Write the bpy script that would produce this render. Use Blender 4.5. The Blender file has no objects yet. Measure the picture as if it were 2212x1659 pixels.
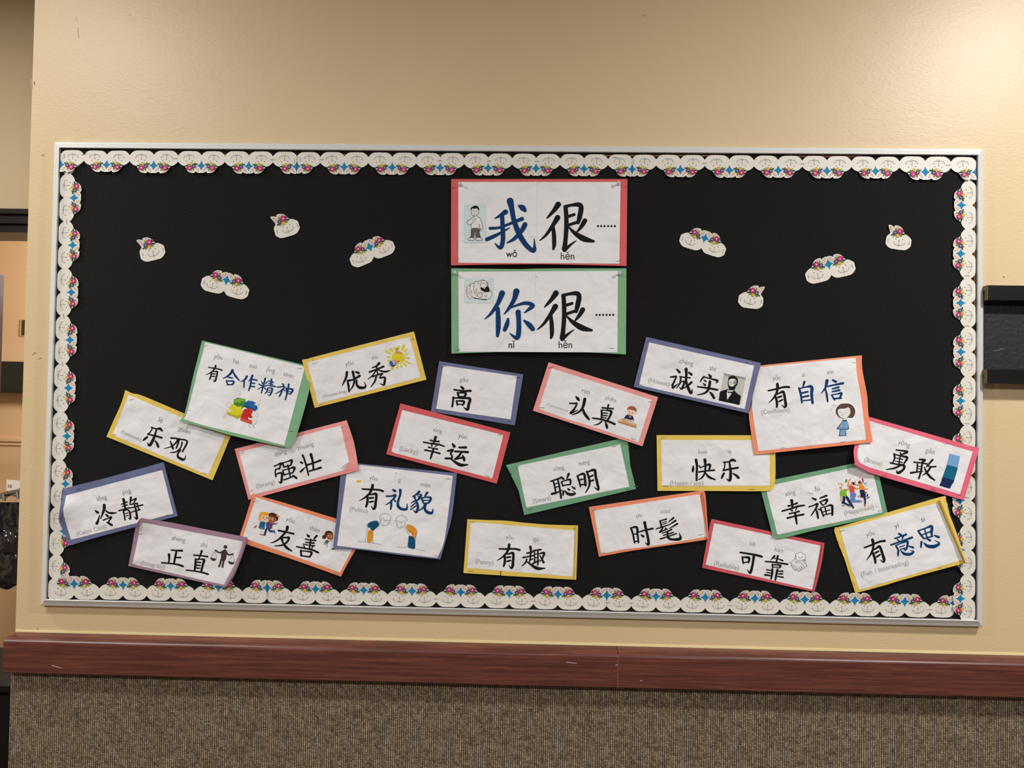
import bpy, bmesh, math, random
import numpy as np
from mathutils import Vector, Matrix
from mathutils.geometry import delaunay_2d_cdt

C = bpy.context.scene
COL = C.collection
W, H, F = 2212, 1659, 1600.0
# ------------------------------------------------------------------ camera
AX, AY, AZ = 0.0230, -0.0158, 0.0229
CAMP = Vector((0.0545, -1.9281, -0.0575))
M3 = Matrix.Rotation(AZ, 3, 'Z') @ Matrix.Rotation(AY, 3, 'Y') @ Matrix.Rotation(AX, 3, 'X')
cd = bpy.data.cameras.new('camera'); cam = bpy.data.objects.new('camera', cd); COL.objects.link(cam)
R_, Fw, Up = M3.col[0], M3.col[1], M3.col[2]
cam.matrix_world = Matrix(((R_[0], Up[0], -Fw[0], CAMP[0]), (R_[1], Up[1], -Fw[1], CAMP[1]), (R_[2], Up[2], -Fw[2], CAMP[2]), (0, 0, 0, 1)))
cd.sensor_width = 36.0; cd.lens = 36.0*F/W; cd.clip_start = 0.05; cd.clip_end = 60
C.camera = cam
# ------------------------------------------------------------------ world, lights, exposure
wd = bpy.data.worlds.new('world'); C.world = wd; wd.use_nodes = True
wd.node_tree.nodes['Background'].inputs[0].default_value = (1.0, 0.93, 0.86, 1)
wd.node_tree.nodes['Background'].inputs[1].default_value = 0.06
C.view_settings.view_transform = 'Standard'; C.view_settings.look = 'None'
C.view_settings.gamma = 1.0; C.view_settings.use_curve_mapping = False
C.view_settings.exposure = 0.0
C.cycles.max_bounces = 6
ZC, ZF = 1.50, -1.55          # ceiling, floor
LIGHTS = [(-1.75, -1.25, 30, (1.0, 0.98, 0.95), 0.18), (1.92, -1.2, 62, (1.0, 0.98, 0.95), 0.18), (-1.2, -3.6, 78, (1.0, 0.97, 0.95), 0.5), (1.3, -3.6, 78, (1.0, 0.97, 0.95), 0.5), (-2.5, -0.5, 26, (1.0, 0.97, 0.93), 0.18)]  # last entry is an added lamp that brightens header and left wall end
for (lx, ly, p, c, s) in LIGHTS:
    ld = bpy.data.lights.new('ceiling_lamp_light', 'AREA'); ld.shape = 'DISK'; ld.size = s; ld.energy = p; ld.color = c
    lo = bpy.data.objects.new('ceiling_lamp_light', ld); lo.location = (lx, ly, ZC-0.015); COL.objects.link(lo)
ld = bpy.data.lights.new('side_room_fill', 'POINT'); ld.shadow_soft_size = 0.15; ld.energy = 55; ld.color = (1.0, 0.94, 0.88)
lo = bpy.data.objects.new('side_room_fill', ld); lo.location = (-1.85, 1.5, 0.5); COL.objects.link(lo)  # added fill light, kept out of view, brightens the peach room

# ------------------------------------------------------------------ helpers
YW, YB = 0.024, 0.008         # wall face, felt face
def ray(x, y):
    return M3 @ Vector(((x-W/2)/F, 1.0, (H/2-y)/F))
def at(x, y, Y):
    d = ray(x, y); t = (Y-CAMP.y)/d.y
    return CAMP + d*t
def srgb(c):
    return tuple(((v/255)/12.92 if v <= 10.3 else ((v/255+.055)/1.055)**2.4) for v in c)
MATS = {}
def mat(key, col, rough=0.6, spec=0.35, metal=0.0, bump=None, var=None):
    if key in MATS: return MATS[key]
    m = bpy.data.materials.new(key); m.use_nodes = True
    nt = m.node_tree; b = nt.nodes['Principled BSDF']
    c = srgb(col)
    b.inputs['Base Color'].default_value = (*c, 1); b.inputs['Roughness'].default_value = rough
    b.inputs['Specular IOR Level'].default_value = spec; b.inputs['Metallic'].default_value = metal
    tc = nt.nodes.new('ShaderNodeTexCoord')
    if var:
        n = nt.nodes.new('ShaderNodeTexNoise'); n.inputs['Scale'].default_value = var[0]; n.inputs['Detail'].default_value = 5
        nt.links.new(tc.outputs['Object'], n.inputs['Vector'])
        r = nt.nodes.new('ShaderNodeValToRGB'); a = var[1]
        r.color_ramp.elements[0].position = .3; r.color_ramp.elements[1].position = .7
        r.color_ramp.elements[0].color = (*[v*(1-a) for v in c], 1); r.color_ramp.elements[1].color = (*[min(1, v*(1+a)) for v in c], 1)
        nt.links.new(n.outputs[0], r.inputs[0]); nt.links.new(r.outputs[0], b.inputs['Base Color'])
    if bump:
        n = nt.nodes.new('ShaderNodeTexNoise'); n.inputs['Scale'].default_value = bump[0]; n.inputs['Detail'].default_value = bump[3] if len(bump) > 3 else 4
        nt.links.new(tc.outputs['Object'], n.inputs['Vector'])
        bp = nt.nodes.new('ShaderNodeBump'); bp.inputs['Strength'].default_value = bump[1]; bp.inputs['Distance'].default_value = bump[2]
        nt.links.new(n.outputs[0], bp.inputs['Height']); nt.links.new(bp.outputs[0], b.inputs['Normal'])
    MATS[key] = m
    return m
def link_new(name, mesh, parent=None):
    o = bpy.data.objects.new(name, mesh); COL.objects.link(o)
    if parent is not None: o.parent = parent
    return o
def tag(o, label=None, cat=None, group=None, kind=None):
    if label: o['label'] = label
    if cat: o['category'] = cat
    if group: o['group'] = group
    if kind: o['kind'] = kind
    return o
class MB:
    def __init__(s): s.v = []; s.f = []; s.m = []; s.mats = []
    def mi(s, m):
        if m not in s.mats: s.mats.append(m)
        return s.mats.index(m)
    def add(s, vs, fs, m):
        k = len(s.v); i = s.mi(m)
        s.v += [tuple(v) for v in vs]; s.f += [tuple(k+a for a in f) for f in fs]; s.m += [i]*len(fs)
    def box(s, a, b, m):
        x0, y0, z0 = a; x1, y1, z1 = b
        s.add([(x0,y0,z0),(x1,y0,z0),(x1,y1,z0),(x0,y1,z0),(x0,y0,z1),(x1,y0,z1),(x1,y1,z1),(x0,y1,z1)],
              [(3,2,1,0),(4,5,6,7),(0,1,5,4),(1,2,6,5),(2,3,7,6),(3,0,4,7)], m)
    def prism(s, front, back, m):
        n = len(front)
        s.add(list(front)+list(back), [tuple(range(n)), tuple(range(2*n-1, n-1, -1))]+[(i, n+i, n+(i+1) % n, (i+1) % n) for i in range(n)], m)
    def tube(s, pts, r, m, n=6):
        pts = [Vector(p) for p in pts]; vs = []; fs = []
        for i, p in enumerate(pts):
            d = (pts[min(i+1, len(pts)-1)]-pts[max(i-1, 0)]).normalized()
            a = d.orthogonal().normalized(); b = d.cross(a)
            for k in range(n):
                t = 2*math.pi*k/n; vs.append(p+(a*math.cos(t)+b*math.sin(t))*r)
        for i in range(len(pts)-1):
            for k in range(n):
                fs.append((i*n+k, i*n+(k+1) % n, (i+1)*n+(k+1) % n, (i+1)*n+k))
        fs.append(tuple(range(n-1, -1, -1))); fs.append(tuple(range((len(pts)-1)*n, len(pts)*n)))
        s.add(vs, fs, m)
    def build(s, name, parent=None, smooth=False, origin=None):
        me = bpy.data.meshes.new(name)
        v = s.v
        if origin is not None: v = [(a-origin[0], b-origin[1], c-origin[2]) for a, b, c in v]
        me.from_pydata(v, [], s.f)
        for m in s.mats: me.materials.append(m)
        me.polygons.foreach_set('material_index', s.m)
        if smooth: me.polygons.foreach_set('use_smooth', [True]*len(s.f))
        me.update()
        o = link_new(name, me, parent)
        if origin is not None: o.location = origin
        return o
def empty(name, loc):
    o = bpy.data.objects.new(name, None); o.empty_display_size = 0.05; COL.objects.link(o); o.location = loc
    return o
def num(s): return [float(v) for v in s.split()]
def pairs(s):
    a = num(s); return [(a[i], a[i+1]) for i in range(0, len(a), 2)]
def catmull(pts, n=6, closed=False):
    P = [np.array(p, float) for p in pts]; N = len(P); out = []
    if N < 3 and not closed:
        for i in range(N-1):
            for k in range(n): out.append(P[i]+(P[i+1]-P[i])*k/n)
        out.append(P[-1]); return out
    R = range(N) if closed else range(N-1)
    for i in R:
        if closed: a, b, c, d = P[(i-1) % N], P[i], P[(i+1) % N], P[(i+2) % N]
        else: a, b, c, d = P[max(i-1, 0)], P[i], P[i+1], P[min(i+2, N-1)]
        for k in range(n):
            t = k/n
            out.append(0.5*((2*b)+(-a+c)*t+(2*a-5*b+4*c-d)*t*t+(-a+3*b-3*c+d)*t**3))
    if not closed: out.append(P[-1])
    return out
def ribbon(pts):
    """pts (x,y,w) -> outline polygon strips: list of (left,right) + caps, in 2d"""
    Q = catmull(pts, 5); L = []; Rr = []
    n = len(Q)
    for i, q in enumerate(Q):
        d = Q[min(i+1, n-1)][:2]-Q[max(i-1, 0)][:2]; l = math.hypot(*d) or 1; d = d/l
        nx, ny = -d[1], d[0]; w = max(q[2], 1e-4)/2
        L.append((q[0]+nx*w, q[1]+ny*w)); Rr.append((q[0]-nx*w, q[1]-ny*w))
    def cap(q, d):
        w = q[2]/2; l = math.hypot(*d) or 1; a0 = math.atan2(d[1], d[0])
        return [(q[0]+w*math.cos(a0+math.pi/2-math.pi*k/6), q[1]+w*math.sin(a0+math.pi/2-math.pi*k/6)) for k in range(7)]
    c1 = cap(Q[-1], Q[-1][:2]-Q[-2][:2]); c0 = cap(Q[0], Q[0][:2]-Q[1][:2])
    return L, Rr, c0, c1
def ell(cx, cy, rx, ry, rot=0, n=20):
    a = math.radians(rot)
    return [(cx+rx*math.cos(t)*math.cos(a)-ry*math.sin(t)*math.sin(a), cy+rx*math.cos(t)*math.sin(a)+ry*math.sin(t)*math.cos(a)) for t in [2*math.pi*k/n for k in range(n)]]
def flower(cx, cy, r, petals=7, depth=.16, rot=0):
    return [(cx+r*(1-depth+depth*math.cos(petals*t))*math.cos(t+rot), cy+r*(1-depth+depth*math.cos(petals*t))*math.sin(t+rot)) for t in [2*math.pi*k/42 for k in range(42)]]
def area(p):
    return .5*sum(p[i][0]*p[(i+1) % len(p)][1]-p[(i+1) % len(p)][0]*p[i][1] for i in range(len(p)))
def inside(p, x, y):
    c = False; n = len(p); j = n-1
    for i in range(n):
        if (p[i][1] > y) != (p[j][1] > y) and x < (p[j][0]-p[i][0])*(y-p[i][1])/(p[j][1]-p[i][1])+p[i][0]: c = not c
        j = i
    return c
def fill(poly, step=None):
    """triangulate a 2d polygon, with inner points every step"""
    n = len(poly); vs = [Vector(p) for p in poly]
    if step:
        xs = [p[0] for p in poly]; ys = [p[1] for p in poly]
        x = min(xs)+step*.6
        while x < max(xs):
            y = min(ys)+step*.55
            while y < max(ys):
                if inside(poly, x, y): vs.append(Vector((x, y)))
                y += step
            x += step
    r = delaunay_2d_cdt(vs, [], [list(range(n))], 1, 1e-6)
    return [tuple(v) for v in r[0]], [tuple(f) for f in r[2]]
class Decal:
    """flat print lying on a curved sheet; put(x, y, dz) maps print coordinates to 3d"""
    def __init__(s, put): s.put = put; s.mb = MB(); s.dz = 0.00025; s.inc = 0.00004
    def _add(s, pts, faces, m, flipchk=True):
        v3 = [s.put(x, y, s.dz) for x, y in pts]
        ff = []
        for f in faces:
            a, b, c = Vector(v3[f[0]]), Vector(v3[f[1]]), Vector(v3[f[2]])
            ff.append(f if (b-a).cross(c-a).y < 0 else f[::-1])
        s.mb.add(v3, ff, m)
    def stroke(s, pts, m):
        L, Rr, c0, c1 = ribbon(pts); n = len(L)
        s._add(L+Rr, [(i, i+1, n+i+1, n+i) for i in range(n-1)], m)
        s._add(c0, [tuple(range(len(c0)))], m); s._add(c1, [tuple(range(len(c1)))], m)
        s.dz += 0.000004
    def line(s, pts, w, m, smooth=True):
        P = [(x, y, w) for x, y in pts]
        if smooth: s.stroke(P, m)
        else:
            for i in range(len(P)-1): s.stroke([P[i], P[i+1]], m)
    def poly(s, pts, m, step=None):
        if step:
            q = []
            for i in range(len(pts)):
                a, b = pts[i], pts[(i+1) % len(pts)]; n = max(1, int(math.hypot(b[0]-a[0], b[1]-a[1])/step))
                q += [(a[0]+(b[0]-a[0])*k/n, a[1]+(b[1]-a[1])*k/n) for k in range(n)]
            pts = q
        v, f = fill(pts, step); s._add(v, f, m); s.dz += s.inc
PAL = {'K': (20, 20, 21), 'B': (8, 56, 104), 'P': (84, 87, 96), 'G': (176, 174, 172)}
def ink(c):
    if isinstance(c, str): c = PAL[c]
    return mat('print_%02x%02x%02x' % tuple(c), c, 0.6, 0.12)
FONTCACHE = {}
def text_poly(txt, bold=0.0):
    k = (txt, bold)
    if k in FONTCACHE: return FONTCACHE[k]
    cu = bpy.data.curves.new('t', 'FONT'); cu.body = txt; cu.offset = bold; cu.resolution_u = 3; cu.fill_mode = 'FRONT'
    o = bpy.data.objects.new('t', cu); COL.objects.link(o)
    dg = bpy.context.evaluated_depsgraph_get(); dg.update()
    me = o.evaluated_get(dg).to_mesh()
    V = [(v.co.x, v.co.y) for v in me.vertices]; Fc = [tuple(p.vertices) for p in me.polygons]
    o.evaluated_get(dg).to_mesh_clear()
    bpy.data.objects.remove(o); bpy.data.curves.remove(cu)
    xs = [v[0] for v in V]; ys = [v[1] for v in V]
    r = (V, Fc, min(xs), max(xs), min(ys), max(ys)); FONTCACHE[k] = r
    return r
# ------------------------------------------------------------------ room
def wall_mat(key, col, var=.035):
    m = mat(key, col, 0.42, 0.45, var=(1.3, var))
    nt = m.node_tree; b = nt.nodes['Principled BSDF']; tc = nt.nodes.new('ShaderNodeTexCoord')
    mp = nt.nodes.new('ShaderNodeMapping'); mp.inputs['Scale'].default_value = (1.0, 1.0, 1.9); mp.inputs['Rotation'].default_value = (0, .25, 0)
    n1 = nt.nodes.new('ShaderNodeTexNoise'); n1.inputs['Scale'].default_value = 90; n1.inputs['Detail'].default_value = 3; n1.inputs['Distortion'].default_value = .6
    n2 = nt.nodes.new('ShaderNodeTexNoise'); n2.inputs['Scale'].default_value = 8; n2.inputs['Detail'].default_value = 2
    ad = nt.nodes.new('ShaderNodeMath'); ad.operation = 'MULTIPLY_ADD'; ad.inputs[1].default_value = 2.0
    bp = nt.nodes.new('ShaderNodeBump'); bp.inputs['Strength'].default_value = .32; bp.inputs['Distance'].default_value = .0014
    nt.links.new(tc.outputs['Object'], mp.inputs[0]); nt.links.new(mp.outputs[0], n1.inputs[0]); nt.links.new(tc.outputs['Object'], n2.inputs[0])
    nt.links.new(n2.outputs[0], ad.inputs[0]); nt.links.new(n1.outputs[0], ad.inputs[2]); nt.links.new(ad.outputs[0], bp.inputs['Height'])
    nt.links.new(bp.outputs[0], b.inputs['Normal'])
    return m
WALL = wall_mat('painted_wall_cream', (211, 187, 146))
PEACH = mat('painted_wall_peach', (232, 196, 152), 0.6, 0.2, var=(1.0, .03))
XL = at(50, 700, YW).x                       # end of the front wall (its edge leans a little in the picture)
pTL = at(72, -20, YW); pBL = at(33, 1368, YW); pRail = at(1335, 1395, YW)
XL = (pTL.x+pBL.x)/2
ZR = pRail.z                                  # rail top
XR = 3.2
# front wall above the rail: slab with a real end face
mb = MB(); mb.box((pBL.x, YW, ZR-.09), (XR, YW+.14, ZC), WALL); w = mb.build('wall_front'); tag(w, kind='structure')
# subdivide is not needed: texture comes from the material
CARPET = mat('woven_carpet', (120, 102, 82), 0.95, 0.1)
nt = CARPET.node_tree; b = nt.nodes['Principled BSDF']
tc = nt.nodes.new('ShaderNodeTexCoord'); sep = nt.nodes.new('ShaderNodeSeparateXYZ'); nt.links.new(tc.outputs['Object'], sep.inputs[0])
def mth(op, a, bv=None, c=None):
    n = nt.nodes.new('ShaderNodeMath'); n.operation = op
    for i, v in enumerate((a, bv, c)):
        if v is None: continue
        if isinstance(v, (int, float)): n.inputs[i].default_value = v
        else: nt.links.new(v, n.inputs[i])
    return n.outputs[0]
ns = nt.nodes.new('ShaderNodeTexNoise'); ns.inputs['Scale'].default_value = 60; ns.inputs['Detail'].default_value = 3; nt.links.new(tc.outputs['Object'], ns.inputs[0])
xw = mth('MULTIPLY_ADD', ns.outputs[0], .0018, sep.outputs['X'])
zw = mth('MULTIPLY_ADD', ns.outputs[0], .006, sep.outputs['Z'])
PX, PZ = 0.0056, 0.0042
colx = mth('DIVIDE', xw, PX)
ci = mth('FLOOR', colx)
shift = mth('MULTIPLY', mth('SINE', mth('MULTIPLY', ci, 12.9)), .35)
rowz = mth('ADD', mth('ADD', mth('DIVIDE', zw, PZ), shift), mth('MULTIPLY', mth('FRACT', colx), .55))
sx = mth('ABSOLUTE', mth('SINE', mth('MULTIPLY', colx, math.pi)))
sz = mth('ABSOLUTE', mth('SINE', mth('MULTIPLY', rowz, math.pi)))
hgt = mth('MULTIPLY', mth('POWER', sx, 1.1), mth('MULTIPLY_ADD', mth('POWER', sz, .8), .75, .25))
wn = nt.nodes.new('ShaderNodeTexWhiteNoise'); wn.noise_dimensions = '2D'
cmb = nt.nodes.new('ShaderNodeCombineXYZ'); nt.links.new(ci, cmb.inputs[0]); nt.links.new(mth('FLOOR', rowz), cmb.inputs[1]); nt.links.new(cmb.outputs[0], wn.inputs[0])
n4 = nt.nodes.new('ShaderNodeTexNoise'); n4.inputs['Scale'].default_value = 85; n4.inputs['Detail'].default_value = 3; nt.links.new(tc.outputs['Object'], n4.inputs[0])
mixv = mth('MULTIPLY_ADD', wn.outputs[0], .42, mth('MULTIPLY', n4.outputs[0], .9))
rp = nt.nodes.new('ShaderNodeValToRGB'); e = rp.color_ramp.elements
e[0].position = .3; e[0].color = (*srgb((118, 102, 84)), 1); e[1].position = .95; e[1].color = (*srgb((220, 200, 170)), 1)
q = rp.color_ramp.elements.new(.62); q.color = (*srgb((174, 154, 128)), 1)
nt.links.new(mixv, rp.inputs[0])
mx = nt.nodes.new('ShaderNodeMix'); mx.data_type = 'RGBA'; mx.inputs[6].default_value = (*srgb((54, 44, 34)), 1)
nt.links.new(mth('POWER', hgt, 1.3), mx.inputs[0]); nt.links.new(rp.outputs[0], mx.inputs[7]); nt.links.new(mx.outputs[2], b.inputs['Base Color'])
bp = nt.nodes.new('ShaderNodeBump'); bp.inputs['Strength'].default_value = .8; bp.inputs['Distance'].default_value = .002
nt.links.new(hgt, bp.inputs['Height']); nt.links.new(bp.outputs[0], b.inputs['Normal'])
xc = at(22, 1560, YW-.004).x
mb = MB(); mb.box((xc, YW-.006, ZF), (XR, YW+.13, ZR-.09), CARPET); w = mb.build('wall_front_lower'); tag(w, kind='structure')
w['label'] = 'brown ribbed carpet wall covering below the wooden rail'
mb = MB(); mb.box((pBL.x+.002, YW-.0025, ZR), (XR, YW+.001, ZR+.005), mat('caulk', (236, 220, 170), .35, .5)); o = mb.build('trim_1'); tag(o, kind='structure')
CEIL = mat('ceiling_paint', (168, 160, 148), .8, .2)
FLOOR = mat('floor_carpet', (112, 98, 84), .95, .1, var=(60, .2))
mb = MB(); mb.box((-4.2, -4.2, ZC), (XR, 3.2, ZC+.05), CEIL); tag(mb.build('ceiling'), kind='structure')
mb = MB(); mb.box((-4.2, -4.2, ZF-.05), (XR, 3.2, ZF), FLOOR); tag(mb.build('floor'), kind='structure')
mb = MB(); mb.box((-4.3, -4.2, ZF), (-4.2, 3.2, ZC), mat('painted_wall_side', (206, 188, 154), .6, .25, var=(1, .03))); tag(mb.build('wall_left'), kind='structure')
# header wall over the doorway on the far left, and the room beyond
YH = 0.80
zh0 = at(30, 455, YH).z; zh1 = at(30, 503, YH).z
OLIVE = mat('painted_wall_tan', (204, 184, 146), .6, .25, var=(1, .03))
mb = MB(); mb.box((-4.2, YH, zh0), (pBL.x+.6, YH+.12, ZC), OLIVE); tag(mb.build('wall_left_header'), kind='structure')
BLK = mat('black_painted_metal', (24, 19, 18), .3, .5)
mb = MB()
zz = [zh0, zh0-(zh0-zh1)*.22, zh0-(zh0-zh1)*.62, zh1]
mb.box((-4.2, YH-.03, zz[1]), (pBL.x+.6, YH+.15, zz[0]), BLK); mb.box((-4.2, YH-.018, zz[2]), (pBL.x+.6, YH+.15, zz[1]-.004), BLK); mb.box((-4.2, YH-.006, zz[3]), (pBL.x+.6, YH+.15, zz[2]-.004), BLK)
o = mb.build('door_1_head_frame'); o.name = 'trim_2'; tag(o, kind='structure')
YP = 2.3
mb = MB(); mb.box((-4.2, YP, ZF), (pBL.x+1.2, YP+.1, ZC), PEACH); tag(mb.build('wall_back_room'), kind='structure')
z1 = at(20, 950, YP).z
mb = MB(); mb.box((-4.2, YP-.018, z1-.009), (pBL.x+1.2, YP, z1+.009), PEACH); mb.box((-4.2, YP-.010, z1-.03), (pBL.x+1.2, YP, z1-.014), PEACH); tag(mb.build('trim_3'), kind='structure')
mb = MB(); zz = at(20, 1452, YP).z
mb.box((-4.2, YP-.014, ZF), (pBL.x+1.2, YP, zz), mat('dark_wainscot', (20, 14, 14), .6, .3)); tag(mb.build('baseboard_back'), kind='structure')
DOORC = mat('dark_plum_door', (128, 98, 106), .4, .4, var=(14, .15))
a = at(9, 595, .76)
mb = MB(); mb.box((a.x-.8, .72, ZF+.01), (a.x, .76, a.z), DOORC); o = mb.build('front_panel_1'); tag(o, kind='structure')
# black things seen through the doorway
p = at(44, 690, YP-.01); q_ = at(52, 726, YP-.01)
mb = MB(); mb.box((p.x, YP-.012, q_.z), (p.x+.09, YP-.002, p.z), mat('beige_plastic', (214, 186, 146), .4, .4)); mb.box((p.x+.011, YP-.014, q_.z+.004), (p.x+.09, YP-.011, p.z-.004), mat('dark_olive_plastic', (70, 62, 38), .4, .4))
o = mb.build('light_switch'); tag(o, 'small beige and dark switch plate on the peach wall beyond the doorway', 'switch')
p = at(3, 781, YP-.06); q_ = at(48, 846, YP-.06)
mb = MB(); mb.box((p.x-.35, YP-.09, q_.z), (q_.x+.1, YP-.004, p.z), mat('black_green_plastic', (30, 36, 30), .35, .5)); mb.box((p.x-.36, YP-.095, q_.z-.008), (q_.x+.1, YP-.004, q_.z), BLK)
o = mb.build('wall_cabinet'); tag(o, 'long black box mounted on the peach wall beyond the doorway', 'cabinet')
tz = at(10, 1482, .34).z; dk = mat('gap_filler_black', (16, 12, 12), .7, .2)
lc = empty('gap_filler_box', (-1.9, .5, ZF)); tag(lc, 'made-up low black box filling the dark gap beyond the carpeted wall end', 'cabinet')  # made-up dark box, fills the black gap left of the carpet
for nm, a, b_ in (('body', (-2.5, .36, ZF), (-1.25, .68, tz-.02)), ('top', (-2.52, .34, tz-.02), (-1.24, .68, tz)), ('front_panel', (-2.49, .345, ZF+.06), (-1.885, .36, tz-.03)), ('front_panel', (-1.875, .345, ZF+.06), (-1.26, .36, tz-.03))):
    mb = MB(); mb.box(a, b_, dk); o = mb.build(nm); o.parent = lc; o.matrix_parent_inverse = Matrix.Translation(-lc.location)
# hanging black plastic pockets on clips
BAG = mat('black_plastic_film', (30, 24, 30), .16, .8, bump=(16, .8, .02, 2))
YG = .62
hz = at(20, 1062, YG).z
hang = empty('hanging_pocket_rack', (at(20, 1062, YG).x, YG, hz))
tag(hang, 'black glossy plastic pockets hanging from a metal bar beyond the wall end', 'rack')
def rel(o, par): o.parent = par; o.matrix_parent_inverse = Matrix.Translation(-par.location); return o
rnd = random.Random(5)
for (x0, x1, y0, y1) in ((-40, 46, 1085, 1160), (-40, 22, 1150, 1215), (8, 50, 1138, 1205), (-40, 46, 1195, 1268)):
    nx, ny = 16, 12; mb = MB(); vs = []; fs = []
    for j in range(ny+1):
        for i in range(nx+1):
            X = x0+(x1-x0)*i/nx; Y = y0+(y1-y0)*j/ny+(6*math.sin(i*.55+j*.2) if j == ny else 0)
            vs.append(at(X, Y, YG-.012*math.sin(math.pi*j/ny)-rnd.random()*.006-(.01 if x0 > 0 else 0)-(y0-1085)*.0002))
    for j in range(ny):
        for i in range(nx): fs.append((j*(nx+1)+i, (j+1)*(nx+1)+i, (j+1)*(nx+1)+i+1, j*(nx+1)+i+1))
    mb.add(vs, fs, BAG); rel(mb.build('plastic_pocket', smooth=True), hang)
mb = MB(); STEEL = mat('brushed_steel', (170, 166, 160), .3, .5, 1.0)
a = at(-40, 1082, YG-.02); b_ = at(44, 1060, YG-.02); mb.tube([a, b_], .009, STEEL, 8); rel(mb.build('bar'), hang)
for xx in (8, 38):
    c = at(xx, 1070 if xx > 20 else 1074, YG-.034); mb = MB(); mb.tube([c+Vector((0, -.001, .012)), c+Vector((.004, -.003, -.012))], .006, STEEL, 8); mb.tube([c+Vector((-.012, -.003, 0)), c+Vector((.012, -.003, 0))], .004, STEEL, 8); rel(mb.build('clip'), hang)
mb = MB(); PW = mat('white_card', (232, 222, 210), .6, .3)
mb.prism([at(14, 1036, YG-.01), at(14, 1060, YG-.01), at(44, 1056, YG-.01), at(44, 1038, YG-.01)], [at(14, 1036, YG-.008), at(14, 1060, YG-.008), at(44, 1056, YG-.008), at(44, 1038, YG-.008)], PW)
nt_ = mb.build('number_tag'); rel(nt_, hang); nt_['label'] = 'white card tag printed 10'
_d = Decal(lambda x, y, dz: at(x, y, YG-.0115-dz)); V, Fc, x0, x1, y0, y1 = text_poly('10', .01)
_d._add([(21-(vx-(x0+x1)/2)*-10, 1050-(vy-(y0+y1)/2)*10) for vx, vy in V], Fc, ink('P')); 
o = _d.mb.build('tag_number'); o.parent = nt_
# ------------------------------------------------------------------ wooden rail
def wood_mat(key, seed):
    m = bpy.data.materials.new(key); m.use_nodes = True; nt = m.node_tree; b = nt.nodes['Principled BSDF']
    tc = nt.nodes.new('ShaderNodeTexCoord'); mp = nt.nodes.new('ShaderNodeMapping'); mp.inputs['Scale'].default_value = (1.3, 14, 52); mp.inputs['Location'].default_value = (seed, seed, seed)
    mp.inputs['Rotation'].default_value = (0, .008, 0)
    nt.links.new(tc.outputs['Object'], mp.inputs[0])
    n = nt.nodes.new('ShaderNodeTexNoise'); n.inputs['Scale'].default_value = 3.6; n.inputs['Detail'].default_value = 9; n.inputs['Roughness'].default_value = .62; n.inputs['Distortion'].default_value = .35
    nt.links.new(mp.outputs[0], n.inputs[0])
    mp2 = nt.nodes.new('ShaderNodeMapping'); mp2.inputs['Scale'].default_value = (14, 40, 330); nt.links.new(tc.outputs['Object'], mp2.inputs[0])
    n2 = nt.nodes.new('ShaderNodeTexNoise'); n2.inputs['Scale'].default_value = 1.4; n2.inputs['Detail'].default_value = 4; nt.links.new(mp2.outputs[0], n2.inputs[0])
    ad = nt.nodes.new('ShaderNodeMath'); ad.operation = 'MULTIPLY_ADD'; ad.inputs[1].default_value = .32; nt.links.new(n2.outputs[0], ad.inputs[0]); nt.links.new(n.outputs[0], ad.inputs[2])
    r = nt.nodes.new('ShaderNodeValToRGB'); e = r.color_ramp.elements
    e[0].position = .36; e[0].color = (*srgb((60, 28, 23)), 1); e[1].position = .92; e[1].color = (*srgb((128, 72, 56)), 1)
    k = e.new(.62); k.color = (*srgb((88, 45, 37)), 1)
    nt.links.new(ad.outputs[0], r.inputs[0]); nt.links.new(r.outputs[0], b.inputs['Base Color'])
    b.inputs['Roughness'].default_value = .38; b.inputs['Specular IOR Level'].default_value = .55
    bp = nt.nodes.new('ShaderNodeBump'); bp.inputs['Strength'].default_value = .25; bp.inputs['Distance'].default_value = .0006
    nt.links.new(n2.outputs[0], bp.inputs['Height']); nt.links.new(bp.outputs[0], b.inputs['Normal'])
    return m
D = .040
zb = at(1335, 1487, YW-D).z
xj = at(1335, 1450, YW-D).x
rail = empty('wall_rail', (0, YW, ZR)); tag(rail, 'reddish brown varnished wooden rail running along the wall below the board', 'rail')
prof = [(0, 0), (-D*.4, -.0026), (-D*.72, -.0062), (-D*.90, -.0098), (-D*.975, -.0128), (-D, -.0160), (-D, zb-ZR+.003), (-D+.003, zb-ZR), (0, zb-ZR)]
for i, (x0, x1) in enumerate(((pBL.x-.003, xj-.0006), (xj+.0006, XR))):
    mb = MB(); wm = wood_mat('cherry_wood_%d' % i, 3.0*i)
    n = len(prof)
    vs = [(x0, YW+a, ZR+b) for a, b in prof]+[(x1, YW+a, ZR+b) for a, b in prof]
    mb.add(vs, [tuple(range(n-1, -1, -1)), tuple(range(n, 2*n))]+[(k, (k+1) % n, n+(k+1) % n, n+k) for k in range(n)], wm)
    rel(mb.build('rail_board'), rail)
mb = MB(); mb.box((xj-.0007, YW-D+.0006, zb+.001), (xj+.0007, YW-.002, ZR-.012), mat('raw_wood', (190, 130, 90), .7, .2)); o = mb.build('joint'); rel(o, rail); o['label'] = 'thin pale joint line between the two boards'
SCR = mat('pale_scratch', (200, 184, 190), .5, .4)
for s_ in ('1224 1430 1232 1431.5 1246 1432.5', '1330 1436.8 1334 1436', '112 1437 122 1440 132 1443', '1383 1470 1387 1470.4'):
    d_ = Decal(lambda x, y, dz: at(x, y, YW-D-.0001)); d_.line(pairs(s_), 1.2, SCR); rel(d_.mb.build('scratch'), rail)
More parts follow.
